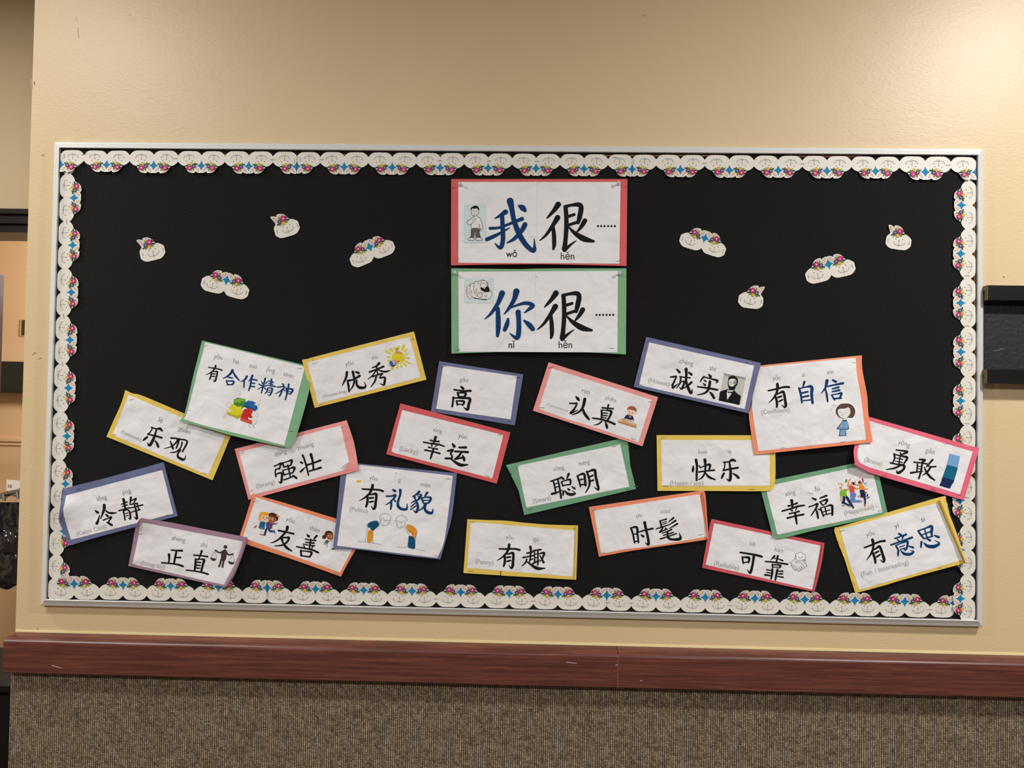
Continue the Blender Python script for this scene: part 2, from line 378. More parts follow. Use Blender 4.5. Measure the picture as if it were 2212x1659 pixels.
# ------------------------------------------------------------------ notice board
BW, BH = 2.44, 1.2229
board = empty('notice_board', (0, YW, 0)); tag(board, 'large wall-mounted board with black felt face and silver aluminium frame', 'notice board')
FELT = mat('black_felt', (13, 13, 14), .9, .25, var=(5, .12))
nt = FELT.node_tree; b = nt.nodes['Principled BSDF']
b.inputs['Sheen Weight'].default_value = .32; b.inputs['Sheen Roughness'].default_value = .35
tc = nt.nodes.new('ShaderNodeTexCoord'); mp = nt.nodes.new('ShaderNodeMapping'); mp.inputs['Scale'].default_value = (1, 1, 1.7); nt.links.new(tc.outputs['Object'], mp.inputs[0])
n = nt.nodes.new('ShaderNodeTexNoise'); n.inputs['Scale'].default_value = 120; n.inputs['Detail'].default_value = 5; n.inputs['Roughness'].default_value = .65; nt.links.new(mp.outputs[0], n.inputs[0])
bp = nt.nodes.new('ShaderNodeBump'); bp.inputs['Strength'].default_value = 1.0; bp.inputs['Distance'].default_value = .0022; nt.links.new(n.outputs[0], bp.inputs['Height']); nt.links.new(bp.outputs[0], b.inputs['Normal'])
FWd = .0183
EX = .00475
mb = MB(); mb.box((-BW/2+.004, YB, -BH/2+.004), (BW/2-.004, YW, BH/2-.004), FELT); rel(mb.build('felt_panel'), board)
CORK = mat('cork_edge', (150, 104, 66), .9, .1, var=(300, .35))
mb = MB()
for (x0, x1, y) in ((470, 560, 332.6), (700, 770, 332.6), (1290, 1560, 334.6), (1700, 1860, 336), (905, 1010, 333.4)):
    mb.prism([at(x0, y, YB-.0004), at(x0, y+2.6, YB-.0004), at(x1, y+3, YB-.0004), at(x1, y+.4, YB-.0004)], [at(x0, y, YB), at(x0, y+2.6, YB), at(x1, y+3, YB), at(x1, y+.4, YB)], CORK)
for (y0, y1, xa) in ((440, 620, 2106.4), (600, 690, 2106.6), (715, 900, 2107), (960, 1100, 2107), (1300, 1330, 2106)):
    mb.prism([at(xa-2, y0, YB-.0004), at(xa-2, y1, YB-.0004), at(xa+1, y1, YB-.0004), at(xa+1, y0, YB-.0004)], [at(xa-2, y0, YB), at(xa-2, y1, YB), at(xa+1, y1, YB), at(xa+1, y0, YB)], CORK)
o = rel(mb.build('cork_edge'), board); o['label'] = 'thin strips of bare brown cork showing beside the frame'
ALU = mat('anodised_aluminium', (230, 233, 232), .42, .5, .3)
nt = ALU.node_tree; b = nt.nodes['Principled BSDF']; tc = nt.nodes.new('ShaderNodeTexCoord')
# mitred frame sides with a ridged profile; (t across from outer edge, depth towards the viewer)
fp = [(0, .024), (0, .0100), (.0010, .0086), (.0062, .0062), (.0067, .0068), (.0072, .0058), (.0165, .0004), (.0175, 0), (FWd, .0010), (FWd, .0078), (FWd*.5, .0235)]
def side(ax, sgn, ridged):
    vs = []
    for end in (-1, 1):
        for t, dpt in fp:
            if ax == 'h': vs.append((end*(BW/2+EX-t), dpt, sgn*(BH/2+EX-t)))
            else: vs.append((sgn*(BW/2+EX-t), dpt, end*(BH/2+EX-t)))
    n = len(fp); m = MB()
    m.add(vs, [tuple(range(n)), tuple(range(2*n-1, n-1, -1))]+[(k, n+k, n+(k+1) % n, (k+1) % n) for k in range(n)], ALU)
    o = m.build('frame_side'); me = o.data; bmm = bmesh.new(); bmm.from_mesh(me); bmesh.ops.recalc_face_normals(bmm, faces=bmm.faces); bmm.to_mesh(me); bmm.free()
    return rel(o, board)
for ax, s_ in (('h', 1), ('h', -1), ('v', 1), ('v', -1)): side(ax, s_, True)
for (x, y) in ((164, 307.5), (734, 311.5), (2056, 322.5)):
    p = at(x, y, .010); mb = MB(); mb.box((p.x-.012, .012, BH/2+EX-.0005), (p.x+.012, YW, BH/2+EX+.0014), STEEL); rel(mb.build('mounting_clip'), board)
# black ledge board on the right
lb = empty('black_panel_board', (at(2130, 700, YW).x, YW, 0)); tag(lb, 'black painted panel with black wooden ledges at the right edge of the picture', 'panel')
BP = mat('black_paint', (30, 31, 34), .55, .4, bump=(90, .7, .002, 3)); BT = mat('black_laminate', (20, 20, 21), .35, .4); RW = mat('chipboard', (120, 100, 76), .9, .1, var=(200, .3))
xl = at(2120, 700, YW).x
mb = MB(); mb.box((xl+.006, YW-.004, at(2170, 815, YW).z), (XR, YW, at(2170, 630, YW).z), BP); rel(mb.build('panel'), lb)
for (ya, yb, dx) in ((616, 649, 2134), (798, 829, 2132)):
    dd = .034; x0 = at(dx, ya, YW-dd).x; zt = at(2170, ya+.5, YW-dd).z; zbm = at(2170, yb-.5, YW-dd).z
    mb = MB(); mb.box((x0, YW-dd, zbm), (XR, YW-dd+.012, zt), BT); mb.box((x0, YW-dd+.012, zt-.012), (XR, YW, zt), BT); mb.box((x0-.0012, YW-dd, zbm), (x0, YW-dd+.012, zt), RW); mb.box((x0-.0012, YW-dd+.012, zt-.012), (x0, YW-.001, zt), RW)
    rel(mb.build('ledge'), lb)
d_ = Decal(lambda x, y, dz: at(x, y, YW-.0042)); d_.line([(2146, 758), (2156, 756.5), (2167, 753)], 2.2, mat('chalk_smear', (88, 90, 94), .8, .2)); rel(d_.mb.build('scuff'), lb)
# small nicks on the wall
NICK = mat('wall_nick', (64, 50, 38), .8, .1); PLA = mat('wall_chip', (180, 166, 130), .8, .1)
d_ = Decal(lambda x, y, dz: at(x, y, YW-.0002))
for s_, w_, m_ in (('2168 598 2168.6 598.6', 2.2, NICK), ('90 335.2 96 335.6', 1, NICK), ('80 1358.8 82 1357.8', 1.3, NICK), ('1390 34 1391.5 34.6', 1.6, NICK), ('73 176 75 183', 1.2, NICK), ('68 172 69.5 190', 3, PLA), ('70 767 75 762 79 764', .9, NICK), ('84 776 90 773', .9, NICK), ('52 1012 53 1018', 1.4, PLA), ('50 1358.3 78 1358.7', .9, PLA), ('163 37 166 45', 1.2, PLA), ('168 60 170 82', 1.3, PLA), ('280 30 281 33', 1.2, PLA)):
    d_.line(pairs(s_), w_, m_)
o = d_.mb.build('wall_chips'); tag(o, kind='structure'); o.name = 'trim_4'
# ceiling lamps (outside the picture, where the light comes from; the last is added to brighten the header)
for k, (lx, ly, p, c, s_) in enumerate(LIGHTS):
    mb = MB(); n = 24; r0, r1 = s_/2+.004, s_/2+.03
    vs = [(lx+r*math.cos(2*math.pi*i/n), ly+r*math.sin(2*math.pi*i/n), z) for r, z in ((r0, ZC-.004), (r1, ZC-.004), (r1, ZC), (r0, ZC)) for i in range(n)]
    mb.add(vs, [(a*n+i, a*n+(i+1) % n, ((a+1) % 4)*n+(i+1) % n, ((a+1) % 4)*n+i) for a in range(4) for i in range(n)], mat('lamp_ring', (225, 225, 222), .4, .4))
    o = mb.build('ceiling_lamp'); tag(o, ['round recessed ceiling lamp above the left end of the board', 'round recessed ceiling lamp above the right end of the board', 'wide round ceiling lamp further out in the hallway, left', 'wide round ceiling lamp further out in the hallway, right', 'added unseen ceiling lamp brightening the header and front wall end'][k], 'lamp', 'recessed ceiling lamps')
# ------------------------------------------------------------------ glyph strokes traced in print coordinates ("x y w x y w ..." per stroke, strokes split by ;)
YOU = "725 620 24 850 622 28 1000 620 30 1085 640 34;900 545 42 895 590 42 860 680 34 780 765 26 685 825 10;820 730 34 825 800 36 820 870 38 803 925 30;830 715 22 900 705 26 962 692 40 975 740 38 968 850 40 960 930 42 932 962 26 895 905 8;865 770 32 925 763 26;865 840 28 925 826 26"
XING = "535 695 44 545 760 36 548 830 22;480 785 28 550 770 20 620 740 32;380 870 24 520 830 24 640 790 28 745 775 22;515 840 14 545 865 24;625 800 20 600 860 14;500 912 26 580 895 20 655 875 30;465 985 28 600 950 24 730 925 30;590 895 30 605 980 34 620 1080 24"
LE = "1245 600 24 1330 590 22 1390 560 40 1440 580 24;1265 610 20 1260 680 18 1240 735 28;1240 735 24 1350 710 26 1480 690 30;1340 605 24 1355 700 34 1360 800 42 1345 900 38 1290 870 8;1250 780 30 1225 830 34 1212 865 20;1400 785 18 1450 815 34 1490 855 36"
GL = {
 'wo': "575 355 44 530 385 28 482 412 10;440 498 26 520 492 22 620 455 24 720 415 34;545 390 36 550 500 38 552 600 38 530 668 34 482 630 8;412 595 34 500 555 28 608 495 10;615 260 58 632 340 42 652 440 42 700 560 46 760 650 42 822 695 36 828 640 18 825 590 6;745 465 42 715 520 38 650 590 30 588 625 10;690 300 16 722 318 50 745 342 30",
 'hen': "1035 290 50 1000 340 36 960 385 24 935 412 10;1030 405 48 990 470 34 930 555 24 875 605 10;990 480 28 998 560 36 1000 640 34 992 680 20;1100 312 36 1106 400 38 1106 500 38 1097 620 38 1090 678 46;1090 690 34 1140 645 22 1192 607 8;1095 310 30 1150 296 26 1215 292 40 1236 320 42 1222 400 42 1210 450 28;1125 394 26 1175 378 26;1125 470 26 1200 445 26;1268 432 42 1240 480 34 1200 530 14;1130 490 14 1180 540 34 1260 590 50 1345 612 22",
 'ni': "545 1065 50 510 1150 36 450 1240 26 395 1290 8;507 1200 34 511 1300 42 510 1380 40 504 1438 26;670 1050 54 650 1120 38 610 1190 30 563 1248 10;625 1190 14 700 1162 22 760 1152 32 815 1172 34 780 1205 28 738 1238 8;685 1230 44 690 1300 40 690 1400 42 673 1458 36 612 1415 8;597 1290 20 588 1335 38 568 1385 34;738 1305 18 780 1340 42 812 1378 40",
 'he2': "775 485 36 740 540 28 680 585 20 632 604 8;785 505 18 820 570 28 878 634 16;715 588 18 775 598 20;684 635 18 702 700 20;690 642 15 795 650 24 770 698 22;700 700 18 765 694 16",
 'zuo': "990 575 30 960 620 24 900 655 8;950 650 22 945 738 18;1073 565 32 1050 610 22 1015 650 8;1050 612 16 1138 632 22;1058 620 22 1040 720 24 1015 785 18;1050 672 16 1108 680 18;1040 722 16 1105 728 20",
 'jing': "1208 650 12 1224 680 18;1290 658 18 1265 690 10;1168 690 16 1225 712 16 1282 715 16;1265 605 24 1240 700 20 1208 820 18;1232 722 16 1150 770 8;1248 735 12 1268 765 18;1312 642 14 1385 662 18;1310 672 12 1375 692 16;1295 705 14 1415 725 20;1358 618 24 1345 710 18;1297 752 18 1288 800 18 1262 828 14;1310 745 14 1370 757 22 1350 830 22 1325 860 16 1300 838 6;1310 778 12 1345 785 12;1302 808 12 1338 814 12",
 'shen': "1522 682 16 1540 705 22;1445 735 16 1550 728 18 1528 762 18 1480 800 16 1415 835 8;1522 775 20 1498 830 22 1475 875 16;1535 765 10 1552 788 16;1576 745 20 1585 822 20;1580 758 16 1675 770 26 1640 838 20;1592 797 12 1650 804 12;1592 828 14 1645 838 14;1615 692 24 1600 790 22 1565 922 18",
 'youx': "785 745 40 775 820 34 740 900 28 706 968 12;792 880 22 810 960 34 822 1075 24;885 735 40 900 800 36 912 880 32 900 950 28 870 1010 22 840 1055 10;820 885 32 900 865 28 1000 805 38;950 880 28 955 960 34 1005 1005 44 1080 1005 38 1105 970 22 1080 910 8;940 740 30 985 755 36",
 'xiu': "1335 590 40 1290 635 28 1220 665 18;1170 740 28 1290 695 24 1410 645 32;1290 660 28 1310 770 22;1285 700 24 1230 790 20 1145 862 12;1315 700 16 1420 735 30 1515 715 16;1220 820 22 1300 790 22 1385 770 32 1375 790 20 1345 840 24 1430 830 28 1428 900 36 1415 960 30 1348 935 8;1290 800 28 1260 900 26 1195 992 12",
 'guan': "1180 918 26 1250 922 24 1290 935 28 1270 990 26 1190 1060 20 1065 1098 10;1165 970 14 1195 1040 30 1215 1100 30;1320 930 30 1300 1010 26 1270 1090 22;1320 940 24 1420 950 24 1455 985 28 1430 1050 28 1375 1150 24;1370 990 24 1345 1080 20 1270 1150 22 1165 1168 12;1345 1120 22 1300 1180 28 1300 1240 34 1380 1285 40 1415 1270 20 1432 1210 8",
 'qiang': "730 845 22 790 820 20 840 800 34 830 850 24 815 895 20;755 900 20 830 880 20;755 900 22 745 960 20 760 1020 26;755 985 22 850 960 30 860 1040 34 845 1125 34 800 1108 8;870 790 26 895 860 26;875 790 18 960 765 18 1030 745 34 1010 830 24;905 860 20 1000 835 20;875 920 24 900 1000 24;880 915 18 980 890 18 1075 868 36 1050 950 24;910 990 20 1050 955 20;960 830 26 985 930 24 1005 1040 22;895 1080 22 990 1045 22 1050 1020 20;1045 1000 20 1085 1030 34 1110 1050 30",
 'zhuang': "1215 660 32 1240 720 28 1280 850 28 1315 1000 22;1175 775 20 1205 790 34;1180 940 30 1215 905 26 1265 860 10;1355 645 44 1385 760 32 1400 905 28;1290 825 30 1400 790 26 1520 745 32;1330 930 24 1430 900 26 1525 870 34",
 'leng': "680 895 22 720 925 40;705 1110 44 730 1050 28 750 970 14;830 800 46 825 880 40 770 1030 14;840 880 18 900 925 26 960 935 32 1040 930 14;860 960 24 890 985 34;815 1055 22 890 1025 18 950 1000 30 925 1050 24 895 1095 20;880 1095 22 920 1115 34 960 1140 34",
 'jing4': "1125 785 18 1220 745 24;1140 825 16 1225 795 20;1160 700 42 1190 860 26;1080 895 22 1180 865 20 1260 840 18;1155 890 26 1175 980 22 1185 1050 24;1165 895 16 1235 880 22 1270 940 28 1275 1035 26 1235 1010 6;1195 945 14 1235 930 14;1200 985 14 1240 970 14;1285 670 34 1270 770 18;1280 730 18 1340 700 20 1375 690 26 1330 760 16;1270 790 18 1390 770 24 1395 800 20 1420 870 20;1260 850 16 1370 825 20 1485 795 24;1290 920 16 1440 875 22;1350 800 24 1370 880 28 1390 1030 34 1340 1000 8",
 'zheng': "790 618 22 880 625 24 975 628 32;880 635 30 860 720 32 835 850 28;750 695 40 755 770 28 740 845 22;870 745 20 945 745 28;625 835 24 760 845 22 900 865 28 990 895 30",
 'zhi': "1310 635 34 1280 720 24 1245 790 18;1175 705 24 1290 712 20 1410 730 26;1205 770 28 1200 880 34 1185 970 26;1215 775 18 1290 775 20 1350 785 36 1330 860 34 1300 985 30;1215 825 24 1295 830 20;1210 875 22 1285 880 20;1205 925 20 1275 928 20;1045 960 20 1180 975 22 1320 1000 26 1415 1030 30",
 'you3': "875 620 46 860 680 36 760 800 30 660 870 22 588 888 10;725 680 28 850 705 26 980 735 30;770 800 20 860 800 26 900 800 34 880 860 30 800 925 26 655 942 12;760 810 16 810 900 30 860 970 40 950 1030 20;760 800 24 800 840 22",
 'shan': "1215 755 24 1240 780 40;1375 770 34 1330 820 24;1185 825 22 1275 845 20 1360 850 24;1190 880 20 1330 895 26;1145 910 18 1240 930 18 1335 940 24;1275 830 24 1250 1000 24;1150 935 14 1170 970 24;1310 945 22 1290 985 16;1035 955 22 1180 985 24 1300 1010 28 1400 1055 30;1105 1020 30 1110 1110 28;1115 1025 20 1210 1035 20 1290 1055 34 1255 1130 26;1125 1110 22 1245 1130 22",
 'li': "1000 490 24 1035 510 36;900 590 24 970 590 22 1040 575 34 1010 630 26 950 690 20 885 728 10;975 660 26 975 730 30 965 795 20;1010 635 12 1040 670 26;1115 495 40 1115 560 30 1080 680 32 1085 750 40 1140 790 36 1215 790 30 1220 705 8",
 'mao': "1410 520 34 1370 560 26 1305 600 12;1320 590 24 1345 610 28;1385 580 12 1405 600 20;1440 575 26 1400 620 18;1390 560 16 1450 570 18 1400 640 26 1330 670 20 1285 700 10;1340 620 20 1380 700 28 1390 770 34 1365 840 34 1320 810 8;1360 690 20 1280 755 16;1375 730 20 1275 800 16;1535 535 34 1500 590 22;1445 620 26 1480 700 24;1455 620 20 1530 605 20 1590 620 34 1560 690 26 1500 700 18;1480 655 16 1550 655 16;1500 705 22 1470 770 24 1385 825 10;1515 710 28 1500 790 34 1540 840 42 1610 850 34 1625 785 8",
 'gao': "985 390 24 1010 410 30;895 425 20 1000 440 20 1105 440 28;940 465 24 955 520 24;945 465 16 1040 465 30 1025 525 22;960 515 16 1025 515 16;885 525 26 880 580 22 870 640 22;885 530 18 1000 535 18 1095 540 32 1080 620 30 1065 680 30 1015 650 6;925 570 20 935 620 20;930 570 16 1020 575 26 1005 625 18;940 612 14 1005 612 14",
 'yun': "875 1120 20 895 1150 36;960 1165 22 1045 1165 28;905 1215 22 990 1220 22 1070 1225 28;985 1235 22 940 1290 26 905 1310 16;905 1318 18 1010 1290 22;1005 1265 14 1020 1310 34 1025 1340 16;815 1210 22 880 1195 24 850 1240 22 865 1270 20 870 1300 20;785 1305 24 860 1305 24;850 1310 14 920 1360 30 985 1390 36 1070 1385 14",
 'ren': "795 665 22 825 695 44 845 720 30;690 770 20 770 775 24 810 775 24 770 860 28 710 930 38;710 935 34 760 915 22 825 880 10;940 705 48 910 830 38 850 910 30 735 962 14;905 830 14 930 930 40 1000 1025 34 1020 1040 14",
 'zhen': "1330 800 28 1315 870 22;1230 845 26 1320 855 22 1410 860 24;1215 885 26 1220 960 30 1210 1030 22;1225 885 16 1310 890 20 1375 905 36 1355 980 32 1310 1060 26;1245 930 18 1315 938 18;1235 968 18 1310 978 18;1225 1005 18 1295 1015 18;1070 1015 22 1200 1035 26 1340 1075 32 1435 1115 30;1215 1075 26 1160 1115 20 1090 1130 10;1280 1085 20 1300 1140 40 1310 1180 28",
 'cong': "735 735 22 810 710 22 885 685 28;775 735 22 800 820 26 815 930 20;800 775 16 845 765 16;810 830 16 855 820 16;850 715 24 875 830 26 900 1000 28;755 935 34 830 915 26 915 875 12;900 665 20 935 695 34;1020 620 38 990 700 12;905 745 22 930 810 22;910 740 18 990 715 20 1045 710 30 1050 780 22;930 800 18 1050 785 20;935 895 30 930 955 24;960 880 14 1000 930 36 1075 945 40 1125 925 20 1075 880 8;1005 850 18 1030 870 32;1075 825 18 1115 850 32",
 'ming': "1160 650 28 1190 740 28 1210 820 20;1165 645 20 1260 615 34 1280 700 34 1290 800 32;1190 715 22 1245 700 22;1205 790 20 1280 785 24;1310 580 30 1345 690 30 1350 800 28 1290 915 14;1325 585 20 1430 555 40 1450 650 36 1480 780 36 1495 870 30 1425 830 8;1350 665 22 1405 640 26;1360 735 22 1415 715 26",
 'qu': "1215 697 26 1325 672 22;1145 772 26 1250 755 22 1340 735 24;1275 585 42 1285 660 30 1272 760 28;1278 770 26 1255 870 20;1270 812 22 1318 800 22;1212 805 26 1190 860 26 1125 925 14;1200 835 14 1280 895 32 1400 965 50 1540 962 14;1325 650 22 1460 632 28;1350 650 18 1350 870 26;1355 715 16 1395 708 16;1355 780 16 1395 775 16;1408 640 22 1408 880 26 1400 910 18;1320 882 28 1400 838 22 1440 815 10;1430 705 18 1518 690 34 1500 760 28 1470 820 20 1425 850 8;1440 735 14 1480 800 28 1510 860 34",
 'cheng': "755 575 24 795 620 36;650 695 20 720 690 28 745 690 22 710 770 26 680 830 30;690 865 38 730 835 22 775 800 8;900 570 44 905 650 36 900 760 34 930 860 40 980 955 36 1000 885 8;945 625 26 985 655 36;800 690 18 880 700 20 965 710 20;815 690 24 805 790 24 745 870 14;830 770 16 870 770 26 850 850 30 820 885 24 790 850 6;985 780 34 930 830 26 840 890 10",
 'shi2': "1265 660 26 1290 690 40;1185 690 26 1150 730 24 1130 765 20;1185 695 18 1300 725 20 1400 755 32 1380 790 14;1190 745 18 1215 765 24;1175 800 18 1205 825 28;1280 770 38 1260 880 36 1200 950 28 1080 980 12;1085 850 20 1230 870 28 1400 900 28;1275 935 16 1310 970 36 1345 1030 34",
 'zi': "1015 480 34 990 560 18;930 580 30 960 690 30 975 810 24;940 585 18 1040 560 22 1130 560 44 1130 680 40 1145 815 34;980 655 26 1070 635 26;990 720 26 1080 700 26;980 780 18 1110 765 20",
 'xin': "1375 460 46 1350 570 30 1285 660 12;1345 570 20 1370 680 30 1385 790 24;1465 450 26 1515 475 36;1390 550 22 1500 525 26 1630 500 34;1460 590 20 1560 565 30;1460 635 20 1575 610 30;1450 690 24 1495 765 24;1455 685 16 1540 670 20 1605 660 34 1580 730 26;1495 745 24 1600 735 26",
 'kuai': "745 665 20 740 715 38 735 755 22;790 560 40 805 660 34 800 800 30 800 895 30;840 655 18 855 680 22;935 560 46 945 650 32 935 770 28 890 850 24 830 885 12;860 690 16 940 655 22 1020 640 36 1000 740 22;835 760 24 960 740 22 1090 730 28;940 765 14 1000 840 36 1105 885 18",
 'yong': "780 605 20 870 615 22 960 635 34 890 670 22;845 650 18 870 690 28;750 670 30 755 740 24 730 800 20;760 675 18 860 700 22 955 725 34 920 800 24 900 830 20;775 730 14 885 755 16;770 780 14 880 805 16;845 700 20 825 820 20;690 810 24 780 830 22 905 855 36 890 920 34 810 970 38 785 925 6;850 850 24 750 895 26 620 915 12",
 'gan': "1150 755 22 1240 765 34 1190 800 20;1065 800 22 1180 810 20 1285 830 22;1120 830 22 1110 960 22;1135 860 12 1185 870 12;1130 900 12 1180 910 12;1195 820 24 1175 950 28 1140 1060 24;1015 970 30 1110 955 22 1210 945 10;1360 760 28 1310 820 24 1260 880 12;1270 855 16 1340 870 20 1410 870 24;1330 880 28 1270 960 28 1200 1010 10;1230 880 16 1260 950 28 1320 1030 32 1395 1085 20",
 'shi': "785 690 28 820 800 28 845 935 24;795 688 20 880 680 36 895 800 30 910 930 24;830 795 18 885 785 20;845 915 20 905 905 20;915 755 20 1030 725 24 1145 700 28;1010 600 42 1035 720 36 1065 850 36 1075 965 36 1020 930 8;955 805 20 990 830 36",
 'mao2': "1265 575 26 1290 670 24;1270 570 16 1370 545 24;1300 600 12 1370 585 14;1305 630 12 1375 610 14;1205 705 18 1330 665 20 1400 640 16;1310 690 20 1260 760 26;1265 760 22 1370 710 22;1350 690 14 1380 710 22;1485 525 30 1405 590 14;1520 570 30 1410 640 14;1550 620 28 1420 700 14;1455 715 24 1380 750 20 1300 775 14;1320 810 18 1400 790 18 1480 765 20;1270 870 24 1400 830 20 1530 785 20;1390 760 24 1400 850 34 1480 880 34 1590 870 44 1600 830 28 1580 775 8",
 'fu': "875 655 20 930 680 34;820 800 20 900 775 20 960 750 32 930 830 24 855 945 16;935 840 20 955 900 30 970 985 26;960 830 10 1000 850 20;1005 655 22 1110 615 30;1000 720 22 1050 775 22;1005 715 16 1120 680 34 1090 750 20;1050 770 14 1110 745 14;1010 820 22 1035 890 24 1060 955 22;1020 815 16 1110 790 18 1195 775 34 1205 860 34 1205 935 28;1085 805 20 1110 920 20;1050 885 16 1165 850 16;1065 935 16 1190 905 16",
 'ke': "755 635 24 880 655 28 1000 675 30 1110 705 34;980 690 38 965 800 34 940 920 38 915 975 32 872 915 8;790 710 26 805 815 22;800 715 18 900 725 38 890 805 24;815 805 18 895 790 18",
 'kao': "1320 695 32 1260 760 12;1285 730 14 1370 740 16 1455 770 24;1375 695 32 1350 790 22;1170 785 22 1300 795 24 1535 830 26;1285 830 24 1290 880 22;1290 835 16 1420 850 26 1400 890 20;1295 878 14 1400 882 14;1285 910 30 1280 990 30 1265 1070 24;1190 920 18 1280 935 16;1190 965 16 1270 975 16;1165 1005 28 1270 1020 20;1370 915 30 1350 1000 30 1335 1090 24;1385 945 16 1455 945 24;1380 990 16 1450 990 24;1370 1030 18 1460 1045 24",
 'yi': "1010 660 24 1045 685 32;950 735 20 1040 705 20 1120 675 30;985 745 16 1010 770 22;1080 700 24 1060 750 16;890 835 24 1050 780 24 1215 720 30;965 845 24 1010 930 24;975 840 16 1060 805 18 1145 785 32 1130 900 24;1020 870 14 1100 840 14;1030 905 14 1120 880 14;1000 940 28 1000 1000 22;1040 920 12 1090 970 34 1180 980 38 1240 940 22 1190 920 6;1075 885 12 1110 915 26;1165 855 18 1230 875 30",
 'si': "1310 620 28 1350 680 28 1400 740 22;1320 615 20 1430 575 22 1515 550 40 1515 640 34 1520 700 22;1370 680 18 1510 625 20;1410 600 20 1445 720 20;1400 740 18 1530 700 20;1360 790 30 1352 870 24;1400 805 16 1450 850 40 1550 860 48 1635 815 28 1565 765 6;1445 740 18 1490 765 32;1560 690 18 1625 715 34"
}
def mapglyph(s, a0, a1, b0, b1):
    """similarity that carries a0,a1 to b0,b1 applied to stroke string"""
    za, zb = complex(*a1)-complex(*a0), complex(*b1)-complex(*b0); k = zb/za; sc = abs(k); out = []
    for st in s.split(';'):
        v = num(st); o = []
        for i in range(0, len(v), 3):
            z = complex(v[i], v[i+1])-complex(*a0); z = z*k+complex(*b0); o += [z.real, z.imag, v[i+2]*sc]
        out.append(' '.join('%.1f' % q for q in o))
    return ';'.join(out)
def you(x0, y0, x1, y1): return mapglyph(YOU, (718, 625), (1090, 640), (x0, y0), (x1, y1))
GL['hen_b'] = mapglyph(GL['hen'], (1095, 310), (1345, 612), (1076, 1086), (1327, 1390))
GL['xing'] = XING; GL['le'] = LE
GL['xing_b'] = mapglyph(XING, (380, 870), (745, 775), (503, 1097), (768, 1150))
GL['le_b'] = mapglyph(LE, (1235, 735), (1485, 690), (782, 852), (1025, 915))
GL['you_a'] = you(415, 440, 622, 485); GL['you_b'] = you(518, 482, 850, 512); GL['you_c'] = you(435, 625, 775, 560); GL['you_d'] = you(475, 885, 797, 772); GL['you_e'] = YOU
COLS = {'green': (122, 172, 130), 'yellow': (226, 196, 92), 'pink': (232, 152, 148), 'blue': (104, 110, 146), 'purple': (158, 128, 148), 'orange': (236, 142, 104),
        'red': (212, 92, 94), 'rose': (228, 104, 126), 'crimson': (208, 88, 98), 'mint': (112, 160, 126)}
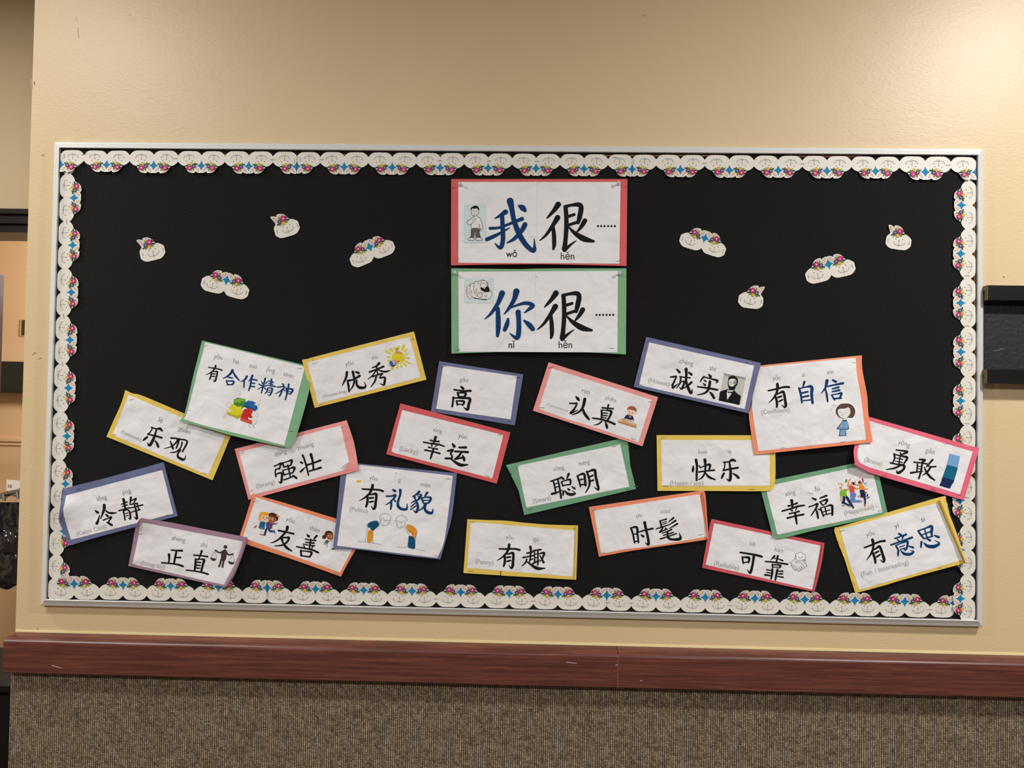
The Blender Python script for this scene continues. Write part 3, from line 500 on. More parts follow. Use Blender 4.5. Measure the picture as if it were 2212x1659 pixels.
# each card: name words, crop, colour, back corners + edge mid points, white corners + mids, corner heights in mm, glyphs (name, colour), texts (txt, cx, cy, width, colour, bold), staples
CARDS = [
 dict(key='me', crop=(950, 370, 4.0465), col='red', back='100 68 1640 68 1632 828 98 822', bm={'b': '500 815 900 812 1300 820'}, white='162 93 1580 93 1570 808 162 800', h=(3, 3, 9, 8), z=[(870, 820, 260, 4)], sp='852 93 1580 93 1570 808 848 801',
  gl=[('wo', 'B'), ('hen', 'K')], tx=[('wǒ', 627, 718, 96, 'K', .004), ('hěn', 1117, 738, 118, 'K', .004)], st=['136 785 165 757', '1540 793 1575 777', '866 110 872 106'], dots=[(x, 479, 9.5) for x in (1383, 1411, 1440, 1472, 1501, 1530)],
  lab='wide white poster on red backing with large blue and black characters, topmost in the centre'),
 dict(key='you', crop=(950, 370, 4.0465), col='green', back='100 848 1632 848 1627 1600 102 1593', bm={'t': '690 855 900 850', 'b': '800 1572 1200 1580'}, white='162 878 1557 870 1553 1583 167 1577', h=(3, 3, 9, 9), z=[(870, 1580, 260, 3)], sp='838 874 1557 870 1553 1583 832 1580',
  gl=[('ni', 'B'), ('hen_b', 'K')], tx=[('nǐ', 630, 1512, 56, 'K', .004), ('hěn', 1098, 1512, 118, 'K', .004)], st=['133 1566 178 1558', '1482 1545 1525 1549', '838 918 850 922'], dots=[(x, 1255, 9.5) for x in (1370, 1398, 1427, 1458, 1487, 1516)],
  lab='wide white poster on green backing with a pointing hand, directly below the red poster'),
 dict(key='teamwork', crop=(390, 730, 6.914), col='green', back='320 38 1960 430 1610 1640 -16 1247', bm={'l': '250 330 210 480 150 740 65 1110', 'b': '110 1268 340 1330 700 1440 1100 1535', 'r': '1930 740 1840 1100 1725 1470'}, white='368 65 1860 430 1550 1605 38 1210', wm={'l': '330 230 270 440 190 760 90 1130', 'b': '400 1320 800 1415'}, h=(3, 3, 15, 17), z=[],
  gl=[('you_a', 'K'), ('he2', 'B'), ('zuo', 'B'), ('jing', 'B'), ('shen', 'B')], tx=[('yǒu', 562, 290, 120, 'P', 0), ('hé', 832, 350, 80, 'P', 0), ('zuò', 1086, 420, 112, 'P', 0), ('jīng', 1348, 485, 126, 'P', 0), ('shén', 1614, 552, 144, 'P', 0)], st=['342 122 400 105', '1740 450 1815 460', '75 1073 143 1077', '1600 1385 1672 1395'],
  lab='large square white card on green backing with puzzle pieces picture'),
 dict(key='outstanding', crop=(650, 710, 7.9), col='yellow', back='18 532 1930 47 2142 870 235 1352', bm={'t': '215 495 250 475'}, white='105 575 1855 137 2045 830 290 1280', h=(6, 3, 4, 3), z=[],
  gl=[('youx', 'K'), ('xiu', 'K')], tx=[('yōu', 825, 600, 132, 'P', 0), ('xiù', 1255, 488, 100, 'P', 0), ('(Outstanding)', 577, 1118, 410, 'G', .02)], st=['205 605 285 560', '1855 197 1925 165', '300 1305 380 1288'],
  lab='white card on yellow backing with a thumbs-up and sun picture'),
 dict(key='optimistic', crop=(220, 830, 7.9), col='yellow', back='400 97 2215 850 1890 1640 78 895', bm={'t': '520 155 700 200 1385 490', 'l': '330 330 200 620'}, white='455 180 2110 880 1815 1555 185 865', h=(3, 2, 3, 4), z=[],
  gl=[('le_b', 'K'), ('guan', 'K')], tx=[('lè', 1008, 608, 66, 'P', 0), ('guān', 1412, 795, 185, 'P', 0), ('(Optimistic)', 502, 885, 350, 'G', .02)], st=['470 270 550 245', '160 862 243 858', '1715 1500 1790 1535'],
  lab='white card on yellow backing marked Optimistic, left of the large green card'),
 dict(key='strong', crop=(500, 900, 7.9), col='pink', back='55 553 1965 62 2170 915 290 1420', bm={'r': '2080 400 2140 700'}, white='130 605 1865 150 2035 888 325 1345', h=(2, 3, 8, 2), z=[],
  gl=[('qiang', 'K'), ('zhuang', 'K')], tx=[('qiáng', 840, 625, 204, 'P', 0), ('zhuàng', 1265, 512, 270, 'P', 0), ('(Strong)', 580, 1160, 318, 'G', .02)], st=['145 632 210 590', '1865 187 1938 157', '1610 1028 1685 1015', '325 1272 370 1255'],
  lab='white card on pale pink backing marked Strong, with its lower right paper corner folded'),
 dict(key='calm', crop=(120, 990, 7.9), col='blue', back='120 555 1845 65 2085 985 240 1490', bm={'t': '180 508 900 325', 'l': '85 800 58 1050 150 1280', 'b': '470 1420 880 1302'}, white='180 635 1820 200 2010 945 265 1390', wm={'l': '150 790 130 910 190 1150'}, h=(10, 3, 3, 9), z=[(90, 850, 260, 14)],
  gl=[('leng', 'K'), ('jing4', 'K')], tx=[('lěng', 790, 682, 164, 'P', 0), ('jìng', 1212, 578, 142, 'P', 0), ('(Calm/ Cool)', 615, 1235, 505, 'G', .02)], st=['1735 180 1812 155', '343 540 425 510', '1880 975 1950 962'],
  lab='white card on blue backing marked Calm Cool, overlapping the left rabbit border'),
 dict(key='integrity', crop=(270, 1110, 7.9), col='purple', back='270 68 2085 400 1730 1260 55 890', bm={'t': '430 95 800 150 1400 268', 'l': '185 215 110 620', 'r': '2050 560 1970 800 1830 1100'}, white='262 140 2010 470 1690 1212 125 860', wm={'l': '225 400', 'r': '1975 590 1905 790'}, h=(9, 9, 11, 4), z=[(270, 90, 150, 9)],
  gl=[('zheng', 'K'), ('zhi', 'K')], tx=[('zhèng', 912, 440, 230, 'P', 0), ('zhí', 1350, 528, 110, 'P', 0), ('(Integrity)', 470, 878, 405, 'G', .02)], st=['220 347 300 335', '128 855 185 860'],
  curl=('2018 400 1985 560 1895 800 1790 1030 1690 1225', '2090 402 2062 545 1980 780 1865 1060 1732 1258', 7),
  lab='white card on purple backing with a person holding scales'),
 dict(key='friendly', crop=(510, 1060, 7.9), col='orange', back='290 42 2240 640 1785 1465 30 860', bm={'t': '440 100 900 230', 'l': '150 500', 'b': '300 955 1000 1185'}, white='340 112 2150 690 1772 1395 110 800', h=(6, 2, 4, 4), z=[],
  gl=[('you3', 'K'), ('shan', 'K')], tx=[('yǒu', 925, 505, 140, 'P', 0), ('shàn', 1342, 650, 168, 'P', 0)], st=['285 190 372 165', '1665 1395 1760 1425'],
  curl=('1960 1130 1880 1270 1765 1460', '1990 1090 1900 1250 1790 1468', 4),
  lab='white card on orange backing with two hugging children'),
 dict(key='polite', crop=(710, 990, 7.214), col='blue', back='205 55 2000 232 1740 1575 65 1405', bm={'r': '1945 720 1912 950 1830 1260', 'b': '500 1425 1100 1505', 'l': '180 300 130 850'}, white='300 80 1935 272 1692 1552 130 1362', wm={'r': '1880 720 1800 1290'}, h=(3, 3, 9, 9), z=[],
  gl=[('you_b', 'K'), ('li', 'B'), ('mao', 'B')], tx=[('yǒu', 700, 315, 122, 'P', 0), ('lǐ', 1108, 355, 36, 'P', 0), ('mào', 1508, 410, 150, 'P', 0), ('(Polite)', 466, 812, 282, 'G', .02)], st=['1825 315 1900 322', '1650 1515 1695 1520', '1030 238 1065 215'],
  lab='large white card on blue backing with two bowing figures'),
 dict(key='tall', crop=(830, 770, 5.926), col='blue', back='703 60 1780 230 1672 882 598 705', white='755 115 1698 252 1618 805 665 670', h=(2.5, 2.5, 2.5, 2.5), z=[],
  gl=[('gao', 'K')], tx=[('gāo', 1022, 303, 106, 'P', 0)], st=['740 135 798 118', '1675 265 1740 270', '640 685 705 675', '1575 820 1630 832'],
  lab='short white card on blue backing with a single character, upper centre'),
 dict(key='lucky', crop=(830, 770, 5.926), col='red', back='207 600 1615 972 1440 1628 25 1250', white='230 685 1525 1005 1383 1562 90 1225', h=(5, 4, 4, 4), z=[],
  gl=[('xing_b', 'K'), ('yun', 'K')], tx=[('xìng', 683, 955, 114, 'P', 0), ('yùn', 1003, 1032, 106, 'P', 0), ('(Lucky)', 312, 1205, 234, 'G', .02)], st=['215 685 272 670', '1450 1000 1510 1005', '1290 1520 1350 1542', '70 1215 120 1225'],
  lab='white card on red backing marked Lucky'),
 dict(key='conscientious', crop=(1140, 770, 7.628), col='pink', back='343 95 2148 672 1890 1480 85 893', white='395 195 2045 715 1820 1415 178 862', wm={'b': '600 1015 1100 1170'}, h=(5, 5, 8, 5), z=[],
  gl=[('ren', 'K'), ('zhen', 'K')], tx=[('rèn', 962, 573, 118, 'P', 0), ('zhēn', 1370, 698, 174, 'P', 0), ('(Conscientious)', 485, 845, 345, 'G', .004)], st=['345 190 427 165', '1988 745 2060 755', '190 843 275 845', '1705 1350 1782 1368'],
  lab='white card on pink backing with a boy writing at a desk'),
 dict(key='smart', crop=(1090, 940, 7.373), col='mint', back='125 455 1905 85 2093 855 313 1273', bm={'t': '145 448 1820 62'}, white='205 487 1842 145 1988 820 348 1152', h=(4, 2, 4, 4), z=[],
  gl=[('cong', 'K'), ('ming', 'K')], tx=[('cōng', 865, 532, 166, 'P', 0), ('míng', 1270, 450, 170, 'P', 0), ('(Smart)', 595, 1035, 288, 'G', .02)], st=['170 510 242 490', '1705 185 1782 172', '370 1190 445 1170', '1925 865 1998 850', '2050 812 2128 820'],
  lab='white card on green backing marked Smart'),
 dict(key='funny', crop=(990, 1110, 8.193), col='yellow', back='160 95 2120 205 2088 1168 90 1047', bm={'t': '500 110 850 122 1200 160 1600 190', 'b': '740 1088 760 1092 1300 1122'}, white='222 142 2070 295 2025 1112 155 957', h=(4, 4, 5, 4), z=[],
  gl=[('you_e', 'K'), ('qu', 'K')], tx=[('yǒu', 910, 422, 134, 'P', 0), ('qù', 1370, 460, 98, 'P', 0), ('(Funny)', 463, 862, 322, 'G', .02)], st=['215 140 295 150', '175 1010 265 1015', '2045 262 2075 270'],
  curl=('2072 210 2070 600 2048 1165', '2120 206 2108 640 2088 1168', 4),
  lab='white card on yellow backing marked Funny, lowest in the centre'),
 dict(key='honest', crop=(1360, 720, 7.373), col='blue', back='265 58 2090 472 1895 1275 65 852', white='312 145 1983 515 1832 1205 150 825', h=(4, 8.5, 8.5, 4), z=[],
  gl=[('cheng', 'K'), ('shi2', 'K')], tx=[('chéng', 905, 472, 216, 'P', 0), ('shí', 1328, 558, 102, 'P', 0), ('(Honest)', 468, 785, 340, 'G', .02)], st=['280 138 340 100', '1855 458 1930 475', '130 800 215 828', '1690 1190 1715 1195'],
  lab='white card on blue backing with a black and white portrait photograph'),
 dict(key='confident', crop=(1600, 760, 7.373), col='orange', back='290 218 1930 55 2105 1440 220 1640', bm={'l': '170 850 130 985 165 1290', 'r': '1940 300 2015 700 2035 1000'}, white='308 240 1835 92 1995 1398 283 1582', wm={'l': '225 560 180 830 215 1150', 'r': '1850 350 1905 650 1950 1000'}, h=(3, 3, 15, 7), z=[],
  gl=[('you_c', 'K'), ('zi', 'B'), ('xin', 'B')], tx=[('yǒu', 572, 418, 124, 'P', 0), ('zì', 998, 362, 50, 'P', 0), ('xìn', 1422, 318, 102, 'P', 0), ('(Confident)', 555, 950, 456, 'G', .02)], st=['1772 182 1855 155', '635 1535 708 1520', '1595 1440 1670 1420'],
  lab='large white card on orange backing with a drawn woman in a blue dress'),
 dict(key='happy', crop=(1400, 920, 7.628), col='yellow', back='140 152 2090 155 2035 1055 155 1070', bm={'r': '2100 700 2092 930 2075 1000', 'b': '1000 1072 1900 1076'}, white='215 230 2005 235 2005 985 228 983', wm={'b': '900 988 1500 985'}, h=(3, 3, 7, 3), z=[],
  gl=[('kuai', 'K'), ('le', 'K')], tx=[('kuài', 900, 422, 142, 'P', 0), ('lè', 1345, 420, 56, 'P', 0), ('(Happy / Joy)', 636, 952, 555, 'G', .02)], st=['195 228 265 182', '1670 1040 1755 1043', '255 985 340 990'],
  lab='white card on yellow backing marked Happy Joy, under the orange card'),
 dict(key='brave', crop=(1830, 890, 7.373), col='rose', back='170 25 2105 577 1860 1405 125 845', bm={'l': '118 510 103 640', 'b': '250 905 400 980 1000 1160'}, white='215 100 2000 630 1795 1310 205 810', wm={'l': '190 480 165 640 168 730', 'b': '350 880 600 955'}, h=(4, 9, 9, 10), z=[(150, 830, 300, 9)],
  gl=[('yong', 'K'), ('gan', 'K')], tx=[('yǒng', 908, 508, 180, 'P', 0), ('gǎn', 1322, 628, 142, 'P', 0), ('(Brave)', 412, 800, 276, 'G', .02)], st=['1865 560 1935 545', '570 1000 635 1025', '1335 1220 1410 1250', '1755 1312 1825 1318', '1530 495 1600 508'],
  lab='white card on bright pink backing marked Brave, overlapping the right rabbit border'),
 dict(key='fashionable', crop=(1260, 1050, 7.628), col='orange', back='90 345 1970 92 2060 880 258 1165', bm={'t': '1850 90', 'r': '2020 330 2048 600', 'b': '850 1058'}, white='175 400 1915 133 2035 835 292 1118', wm={'b': '700 1040 1150 985'}, h=(4, 4, 7, 4), z=[],
  gl=[('shi', 'K'), ('mao2', 'K')], tx=[('shí', 915, 485, 98, 'P', 0), ('máo', 1348, 415, 156, 'P', 0)], st=['150 400 215 385', '1895 805 1980 790', '285 1112 355 1090'],
  curl=('1962 100 2005 420 2038 870', '1985 100 2035 440 2062 880', 5),
  lab='white card on orange backing with two characters and no picture, right of the funny card'),
 dict(key='happiness', crop=(1640, 990, 7.628), col='mint', back='-5 402 1912 12 2118 915 225 1295', bm={'b': '365 1322 900 1190 1430 1075'}, white='100 465 1845 90 2032 890 300 1260', wm={'b': '800 1150 1300 1050'}, h=(3, 3, 5, 7), z=[],
  gl=[('xing', 'K'), ('fu', 'K')], tx=[('xìng', 512, 585, 164, 'P', 0), ('fú', 952, 495, 72, 'P', 0), ('(Happiness)', 1645, 862, 485, 'G', .02)], st=['1955 868 2035 848', '800 560 890 590'],
  lab='white card on green backing with three people jumping'),
 dict(key='reliable', crop=(1500, 1110, 7.628), col='crimson', back='290 85 2142 480 1970 1285 127 890', bm={'l': '250 200'}, white='325 155 2085 525 1950 1250 188 838', h=(3, 3, 4, 3), z=[],
  gl=[('ke', 'K'), ('kao', 'K')], tx=[('kě', 960, 492, 80, 'P', 0), ('kào', 1396, 592, 132, 'P', 0), ('(Reliable)', 528, 862, 410, 'G', .02)], st=['335 130 405 150', '165 848 240 860', '1905 1190 1930 1185'],
  curl=('2100 475 2078 700 1990 1090 1950 1282', '2144 480 2108 760 2032 1100 1978 1290', 6),
  lab='white card on crimson backing with a handshake line drawing'),
 dict(key='interesting', crop=(1800, 1060, 7.135), col='yellow', back='50 555 1680 120 2050 1110 340 1580', bm={'t': '150 540 1600 110', 'l': '42 640 150 980 260 1330', 'b': '780 1462 1120 1360'}, white='105 590 1610 185 1990 1065 400 1530', wm={'l': '150 760 270 1180 345 1350'}, h=(3, 9, 11, 4), z=[],
  gl=[('you_d', 'K'), ('yi', 'B'), ('si', 'B')], tx=[('yǒu', 572, 668, 128, 'P', 0), ('yì', 978, 553, 58, 'B', 0), ('si', 1380, 440, 50, 'B', 0), ('(Fun / Interesting)', 795, 1205, 735, 'G', .02)], st=['105 625 180 605', '300 1395 335 1460', '1600 1195 1670 1180'],
  curl=('1618 150 1690 320 1810 610 2032 1108', '1682 122 1765 310 1880 590 2052 1112', 8),
  lab='large white card on yellow backing marked Fun Interesting, lower right'),
]
# ------------------------------------------------------------------ small printed pictures, drawn in the same print coordinates
PAL.update({'W': (226, 224, 220), 'sky': (206, 222, 226), 'sun': (222, 206, 48), 'skin': (226, 150, 96), 'skin2': (244, 200, 170), 'brn': (168, 92, 48), 'hair': (70, 44, 34), 'blond': (232, 172, 60), 'nav': (24, 42, 84),
 'blu': (36, 96, 160), 'teal': (22, 98, 128), 'lb': (128, 178, 214), 'red': (196, 44, 44), 'rd2': (214, 84, 62), 'org': (226, 146, 40), 'grn': (62, 134, 48), 'lgn': (130, 180, 52), 'yel': (214, 206, 44), 'yl2': (180, 172, 34),
 'pur': (92, 58, 110), 'mag': (206, 44, 118), 'g1': (150, 150, 148), 'g2': (196, 194, 190), 'g3': (96, 92, 90), 'chr': (64, 54, 58), 'jean': (98, 132, 190), 'wd': (206, 156, 96), 'wd2': (160, 106, 52), 'tea2': (14, 76, 108),
 'dbr': (92, 68, 60), 'cb': (118, 164, 206), 'pnk': (232, 190, 170), 'vio': (84, 74, 124), 'gold': (232, 186, 48), 'dgn': (22, 72, 48), 'leaf': (112, 152, 44), 'bdia': (34, 128, 176), 'nose': (190, 112, 122), 'lav': (186, 182, 200)})
PIC = {
'me': """P sky 215 285 403 285 403 625 215 625
S W 300 410 262 440 238 450 250 470 280 460 280 495 350 500 345 470 372 500 376 480 350 410 330 395
L K 4 300 395 262 420 238 445 248 468 275 460 305 432
L K 4 330 395 355 415 368 450 376 500 352 502 345 460
L K 3.5 275 460 278 500 345 500
L K 3 285 425 312 412 318 418 296 440
S g3 278 500 272 560 262 580 300 582 308 530 316 582 358 580 348 540 345 500
S W 250 590 270 578 298 582 298 602 258 604
S W 312 585 340 578 368 592 366 602 318 604
L K 4 250 592 268 580 298 584 298 603 256 604 250 592
L K 4 313 586 345 578 370 594 362 604 318 604 313 586
S W 278 335 276 365 290 388 312 390 336 370 340 330
L K 4 278 335 276 365 290 388 312 390 336 370 340 330
S K 270 330 275 318 305 300 330 305 345 330 338 338 318 322 300 330 285 322 278 340
L K 3 288 345 298 345
L K 3 312 345 324 345
L K 3 295 373 315 373
L K 3 306 350 302 362
L K 2.5 350 505 358 522 370 520
L K 3 280 510 276 570
L K 3 340 510 348 568""",
'you': """P sky 217 935 468 935 468 1150 217 1150
S W 232 1010 262 995 285 975 320 962 370 950 410 965 430 1010 455 1060 440 1105 400 1122 340 1118 300 1105 250 1108 235 1060
S K 365 1000 390 1030 415 1000 435 1050 400 1055 358 1035
L K 3.5 232 1010 262 997 268 985 300 980 305 965 340 962 372 950 405 962 420 985 432 1030 455 1058 452 1085 430 1115 395 1124 340 1116 300 1104 262 1112 240 1085 232 1045 232 1010
L K 3 268 990 262 1030 268 1080 290 1100
L K 3 300 985 296 1030 305 1060 320 1085
L K 3 340 965 335 985
S W 355 985 365 962 395 955 412 975 412 1005 385 1022 358 1010
L K 3.5 355 985 365 962 395 955 412 975 412 1005 385 1022 358 1010 355 985
L K 3 366 985 380 976 398 985
S W 328 1075 340 1062 362 1062 370 1085 358 1102 335 1098
L K 3.5 328 1075 340 1062 362 1062 370 1085 358 1102 335 1098 328 1075
L K 3 345 1078 355 1076
L K 3 362 1062 400 1055 440 1045
L K 2.5 245 1020 240 1045
L K 2.5 300 1060 315 1050 330 1060
L K 6 300 1108 360 1118 410 1120
L K 2.5 395 1080 400 1100
L K 2.5 408 1080 412 1100
L K 2.5 312 1030 330 1032
L K 2.5 310 1040 328 1042
L K 2.5 245 1050 252 1075
L K 2.5 275 1040 280 1070""",
'teamwork': """S W 680 985 700 960 740 958 765 990 750 1030 710 1035 685 1010
P grn 800 915 870 895 970 915 965 960 945 1030 915 1060 870 1020 840 1030 792 985
P dgn 850 870 885 880 880 930 850 920
P lgn 805 925 870 905 960 922 950 950 900 940 900 970 840 960 805 970
E W 868 815 28 30 0
L g2 3 842 815 850 790 878 788 894 812 885 840 862 845
S W 820 870 850 850 885 865 880 900 850 890 830 905
P blu 960 965 1010 935 1080 945 1170 990 1150 1060 1110 1095 1040 1060 1000 1050 945 1030
P tea2 945 1030 1010 1048 1040 1060 1110 1095 1100 1065 1040 1040 960 1000
E W 1160 915 30 32 0
L g2 3 1132 915 1145 888 1175 888 1190 912 1180 940
S W 1120 980 1170 940 1185 960 1160 1000 1170 1040 1150 1040 1140 1010 1100 1000
P yel 750 985 800 990 850 1030 910 1020 920 1070 935 1110 915 1150 870 1145 850 1165 700 1110 715 1060 740 1040
P yl2 700 1110 850 1165 870 1145 915 1150 890 1185 850 1205 690 1135
S W 650 1060 690 1040 750 1080 775 1070 740 1105 700 1080 680 1130 650 1160 640 1190 630 1150
E W 720 995 40 40 0
L g2 3 682 1000 690 970 720 957 752 975 758 1005
P red 950 1065 1010 1050 1075 1060 1070 1120 1100 1150 1065 1235 1060 1290 890 1230 910 1150
P rd2 905 1190 1060 1245 1058 1285 892 1228
S W 1010 1180 1040 1200 1070 1190 1100 1170 1135 1190 1130 1250 1110 1290 1080 1290 1060 1230 1020 1220
E W 1105 1145 46 44 0
L g2 3 1060 1150 1075 1110 1105 1100 1145 1120 1150 1160
L dbr 5 1020 1300 1045 1340
L dbr 5 1080 1300 1100 1340
L g2 4 640 1190 680 1180 690 1150
L g2 3 650 1130 670 1140""",
'outstanding': """P sun 1437 370 1455 360 1545 420 1520 440 1450 410
P sun 1500 345 1540 330 1585 385 1555 400
P sun 1580 315 1615 312 1635 365 1605 370
P sun 1655 295 1690 292 1675 360 1645 360
P sun 1740 275 1785 270 1780 295 1735 375 1705 365
P sun 1800 330 1820 355 1765 405 1745 390
P sun 1828 410 1835 440 1780 455 1775 430
P sun 1785 482 1850 480 1858 515 1785 508
P sun 1775 535 1870 580 1875 610 1765 560
P sun 1755 575 1815 620 1808 642 1780 640 1735 590
P sun 1695 605 1720 605 1728 655 1700 662
P sun 1635 615 1665 615 1665 675 1628 680
P sun 1540 655 1600 650 1570 700 1532 705
P sun 1462 462 1528 465 1528 495 1465 495
P sun 1478 525 1530 525 1520 560 1485 565
P sun 1500 600 1525 610 1515 645 1500 640
E sun 1658 490 108 108 0
P K 1508 575 1570 520 1595 470 1620 410 1628 335 1642 326 1655 345 1658 400 1690 402 1730 415 1735 500 1700 550 1630 580 1620 620 1575 650 1545 645 1512 600
P skin 1585 530 1605 470 1625 415 1632 340 1642 332 1652 350 1655 405 1690 408 1725 420 1730 495 1695 545 1640 565 1610 590
P blu 1512 572 1540 540 1590 620 1570 648 1545 642 1515 600
P lav 1540 540 1575 520 1615 590 1615 610 1590 622
L brn 3 1680 430 1715 430
L brn 3 1685 468 1725 468
L brn 3 1685 505 1720 505
L brn 3 1655 410 1675 440""",
'integrity': """E chr 1713 563 32 32 0
S chr 1650 640 1700 605 1725 615 1740 660 1720 780 1700 800 1640 790 1640 700
L chr 26 1545 622 1615 662 1690 625
L chr 26 1720 630 1765 698 1840 682
L chr 32 1640 780 1625 850 1603 898
L chr 32 1688 780 1672 850 1662 908
L chr 5 1540 630 1468 745
L chr 5 1545 630 1560 755
L chr 5 1840 690 1768 812
L chr 5 1842 690 1866 825
P chr 1455 742 1562 765 1550 790 1520 805 1490 800 1462 775
P chr 1760 805 1868 828 1855 855 1820 868 1785 855 1762 830""",
'friendly': """L g2 3 300 712 390 745
L g2 3 495 768 590 800
S blond 385 465 400 390 430 362 500 362 550 380 560 420 520 430 460 420 440 470 430 520 400 500
S skin2 420 450 470 420 540 440 545 500 500 522 440 505
E K 470 455 9 12 0
E K 525 462 9 12 0
L red 7 470 480 490 492 512 488
L skin2 14 365 470 400 520 430 530
S teal 415 530 495 535 490 600 482 655 430 655 380 630 400 580
L lb 4 385 620 480 640
L skin2 16 380 625 345 600
S red 298 632 340 592 352 602 330 630
L skin2 16 440 655 428 720
S red 405 735 440 745 460 762 420 755
S hair 555 400 600 375 660 385 710 420 718 480 690 520 640 500 560 430
S brn 545 460 570 430 640 445 680 470 670 520 600 560 560 530 550 490
P org 690 400 700 378 706 420 748 432 735 450 700 445 682 425
E W 573 470 15 17 0
E K 575 471 8 10 0
E W 620 490 16 18 0
E K 622 492 8 10 0
L K 4 566 505 580 515 595 512
S pur 515 540 560 535 600 560 665 550 670 570 620 585 600 650 520 635
S vio 545 560 580 560 585 640 535 630
S mag 556 575 556 575 556 576 557 576
L brn 14 665 568 700 555
L brn 6 700 555 718 545
L nav 32 520 650 500 700 490 740
L nav 30 560 660 580 690 625 690
P blu 635 675 655 670 670 730 655 728 630 700
L nav 14 460 752 492 758
--- printed_girl printed girl with a brown bun running
S hair 1510 760 1520 710 1560 685 1610 688 1650 720 1655 770 1600 740 1560 760 1530 800
E hair 1503 790 36 36 0
S brn 1545 790 1565 740 1620 725 1658 760 1650 820 1600 840 1560 820
E W 1575 772 11 13 0
E K 1576 773 6 7 0
E W 1628 782 11 13 0
E K 1629 783 6 7 0
L red 4 1588 805 1602 806
S g3 1540 840 1575 850 1580 880 1545 910 1505 890
S lb 1500 890 1550 905 1565 935 1545 940 1520 915 1495 915
L brn 9 1580 865 1640 850
L lb 8 1460 885 1482 892
L skin2 8 1482 892 1500 898
L lav 10 1545 935 1552 970
P teal 1620 1000 1650 975 1700 995 1660 1008""",
'polite': """S tea2 605 1050 630 1005 740 975 785 1020 770 1060 700 1120 665 1125 645 1085 620 1075
L K 3.5 640 1075 605 1078 595 1040 630 1000 740 972 790 1010 780 1050 690 1130
S org 612 1140 650 1118 685 1130 690 1220 660 1310 610 1310 598 1270
L K 3.5 620 1080 595 1130 580 1230 568 1305
L K 3.5 690 1130 688 1300 715 1320
L K 3 610 1165 640 1165 665 1140
L K 3 440 1295 560 1303 720 1325 820 1345
L K 3.5 795 925 810 890 850 862 900 860 945 880 968 930 965 965
L K 3.5 795 925 802 975 820 970 822 945 840 932 862 950 865 975 880 978 890 960 920 968 945 965 968 968
L K 3.5 802 975 805 1010 840 1045 880 1050 930 1030 950 1000 950 965
L K 3 845 1005 850 1020 860 1028
E K 925 1000 5 8 0
L K 3.5 1040 975 1055 930 1090 898 1120 895 1150 888 1165 905 1200 920 1220 960 1215 990
L K 3.5 1040 975 1080 980 1105 995 1125 985 1130 1012 1145 990 1165 975 1185 985 1190 1015
L K 3.5 1050 980 1055 1040 1085 1080 1125 1085 1175 1060 1195 1015
E K 1070 1027 5 8 0
L K 3 1110 1072 1135 1070 1145 1045
S org 1210 1070 1245 1040 1310 1060 1365 1120 1365 1190 1340 1245 1305 1220 1300 1180 1240 1140
L K 3.5 1200 1060 1195 1090 1220 1140 1255 1200
L K 3.5 1200 1060 1230 1038 1300 1050 1365 1110 1375 1160 1350 1250 1345 1410
S tea2 1255 1210 1330 1235 1345 1330 1335 1410 1265 1400 1235 1380 1245 1290
E teal 1290 1282 24 24 0
L K 3.5 1250 1210 1240 1300 1222 1378
L K 3 1245 1125 1290 1145 1308 1170 1300 1200
L K 3 1185 1395 1195 1378 1225 1380
L K 3 1055 1380 1190 1393
L K 3 1365 1420 1495 1438
S gold 430 350 465 335 510 350 480 372 440 370""",
'conscientious': """S nav 1590 1020 1625 965 1680 960 1735 990 1745 1060 1700 1050 1640 1030
S wd 1490 1080 1570 1020 1640 1040 1770 1100 1785 1175 1640 1125
P wd2 1490 1075 1640 1118 1785 1165 1780 1178 1640 1135 1492 1088
P g2 1590 1060 1610 1045 1770 1095 1760 1130
P pnk 1520 1055 1560 1045 1575 1060 1535 1075
S skin2 1640 900 1660 885 1770 900 1765 940 1720 975 1670 960 1650 930
S hair 1640 885 1650 845 1690 820 1750 830 1790 870 1785 920 1770 905 1700 895
S brn 1645 880 1655 845 1690 822 1740 832 1780 870 1780 900 1700 885
P W 1645 875 1700 880 1780 905 1778 925 1700 900 1643 892
L W 10 1775 915 1795 930 1780 945
E K 1675 918 6 10 0
E K 1724 936 6 10 0
L brn 3 1690 955 1705 958
P rd2 1675 985 1695 985 1692 1020 1675 1015
E skin2 1630 1035 16 9 0
E skin2 1720 1058 18 16 0
L rd2 3 1598 900 1612 915
L rd2 3 1615 900 1600 912
L W 5 1660 975 1690 1000 1700 985""",
'honest': """P g2 1505 635 1850 705 1770 1145 1418 1070
P g1 1505 635 1850 705 1845 740 1500 670
P K 1440 925 1500 908 1560 890 1660 905 1700 945 1775 1000 1748 1143 1420 1070
P W 1548 910 1660 905 1610 980 1555 1060 1540 1000
P K 1500 905 1560 890 1548 960 1555 1062 1535 1068
P K 1668 905 1700 950 1600 1065 1552 1062 1620 980
S K 1570 740 1580 700 1630 675 1690 690 1725 740 1715 820 1690 850 1670 900 1600 905 1575 860 1565 800
S W 1578 775 1588 738 1640 722 1690 735 1702 775 1692 815 1660 848 1605 850 1582 815
S g1 1662 745 1695 750 1698 790 1678 830 1660 800
L K 8 1590 775 1620 780
L K 8 1645 790 1680 795
L K 5 1625 790 1618 815
P K 1580 838 1605 845 1640 850 1690 812 1685 860 1665 895 1600 898 1582 870
L g2 5 1600 838 1622 842
P K 1560 925 1595 935 1640 925 1638 955 1600 948 1565 950
P W 1560 905 1600 912 1655 905 1640 925 1595 932 1562 922""",
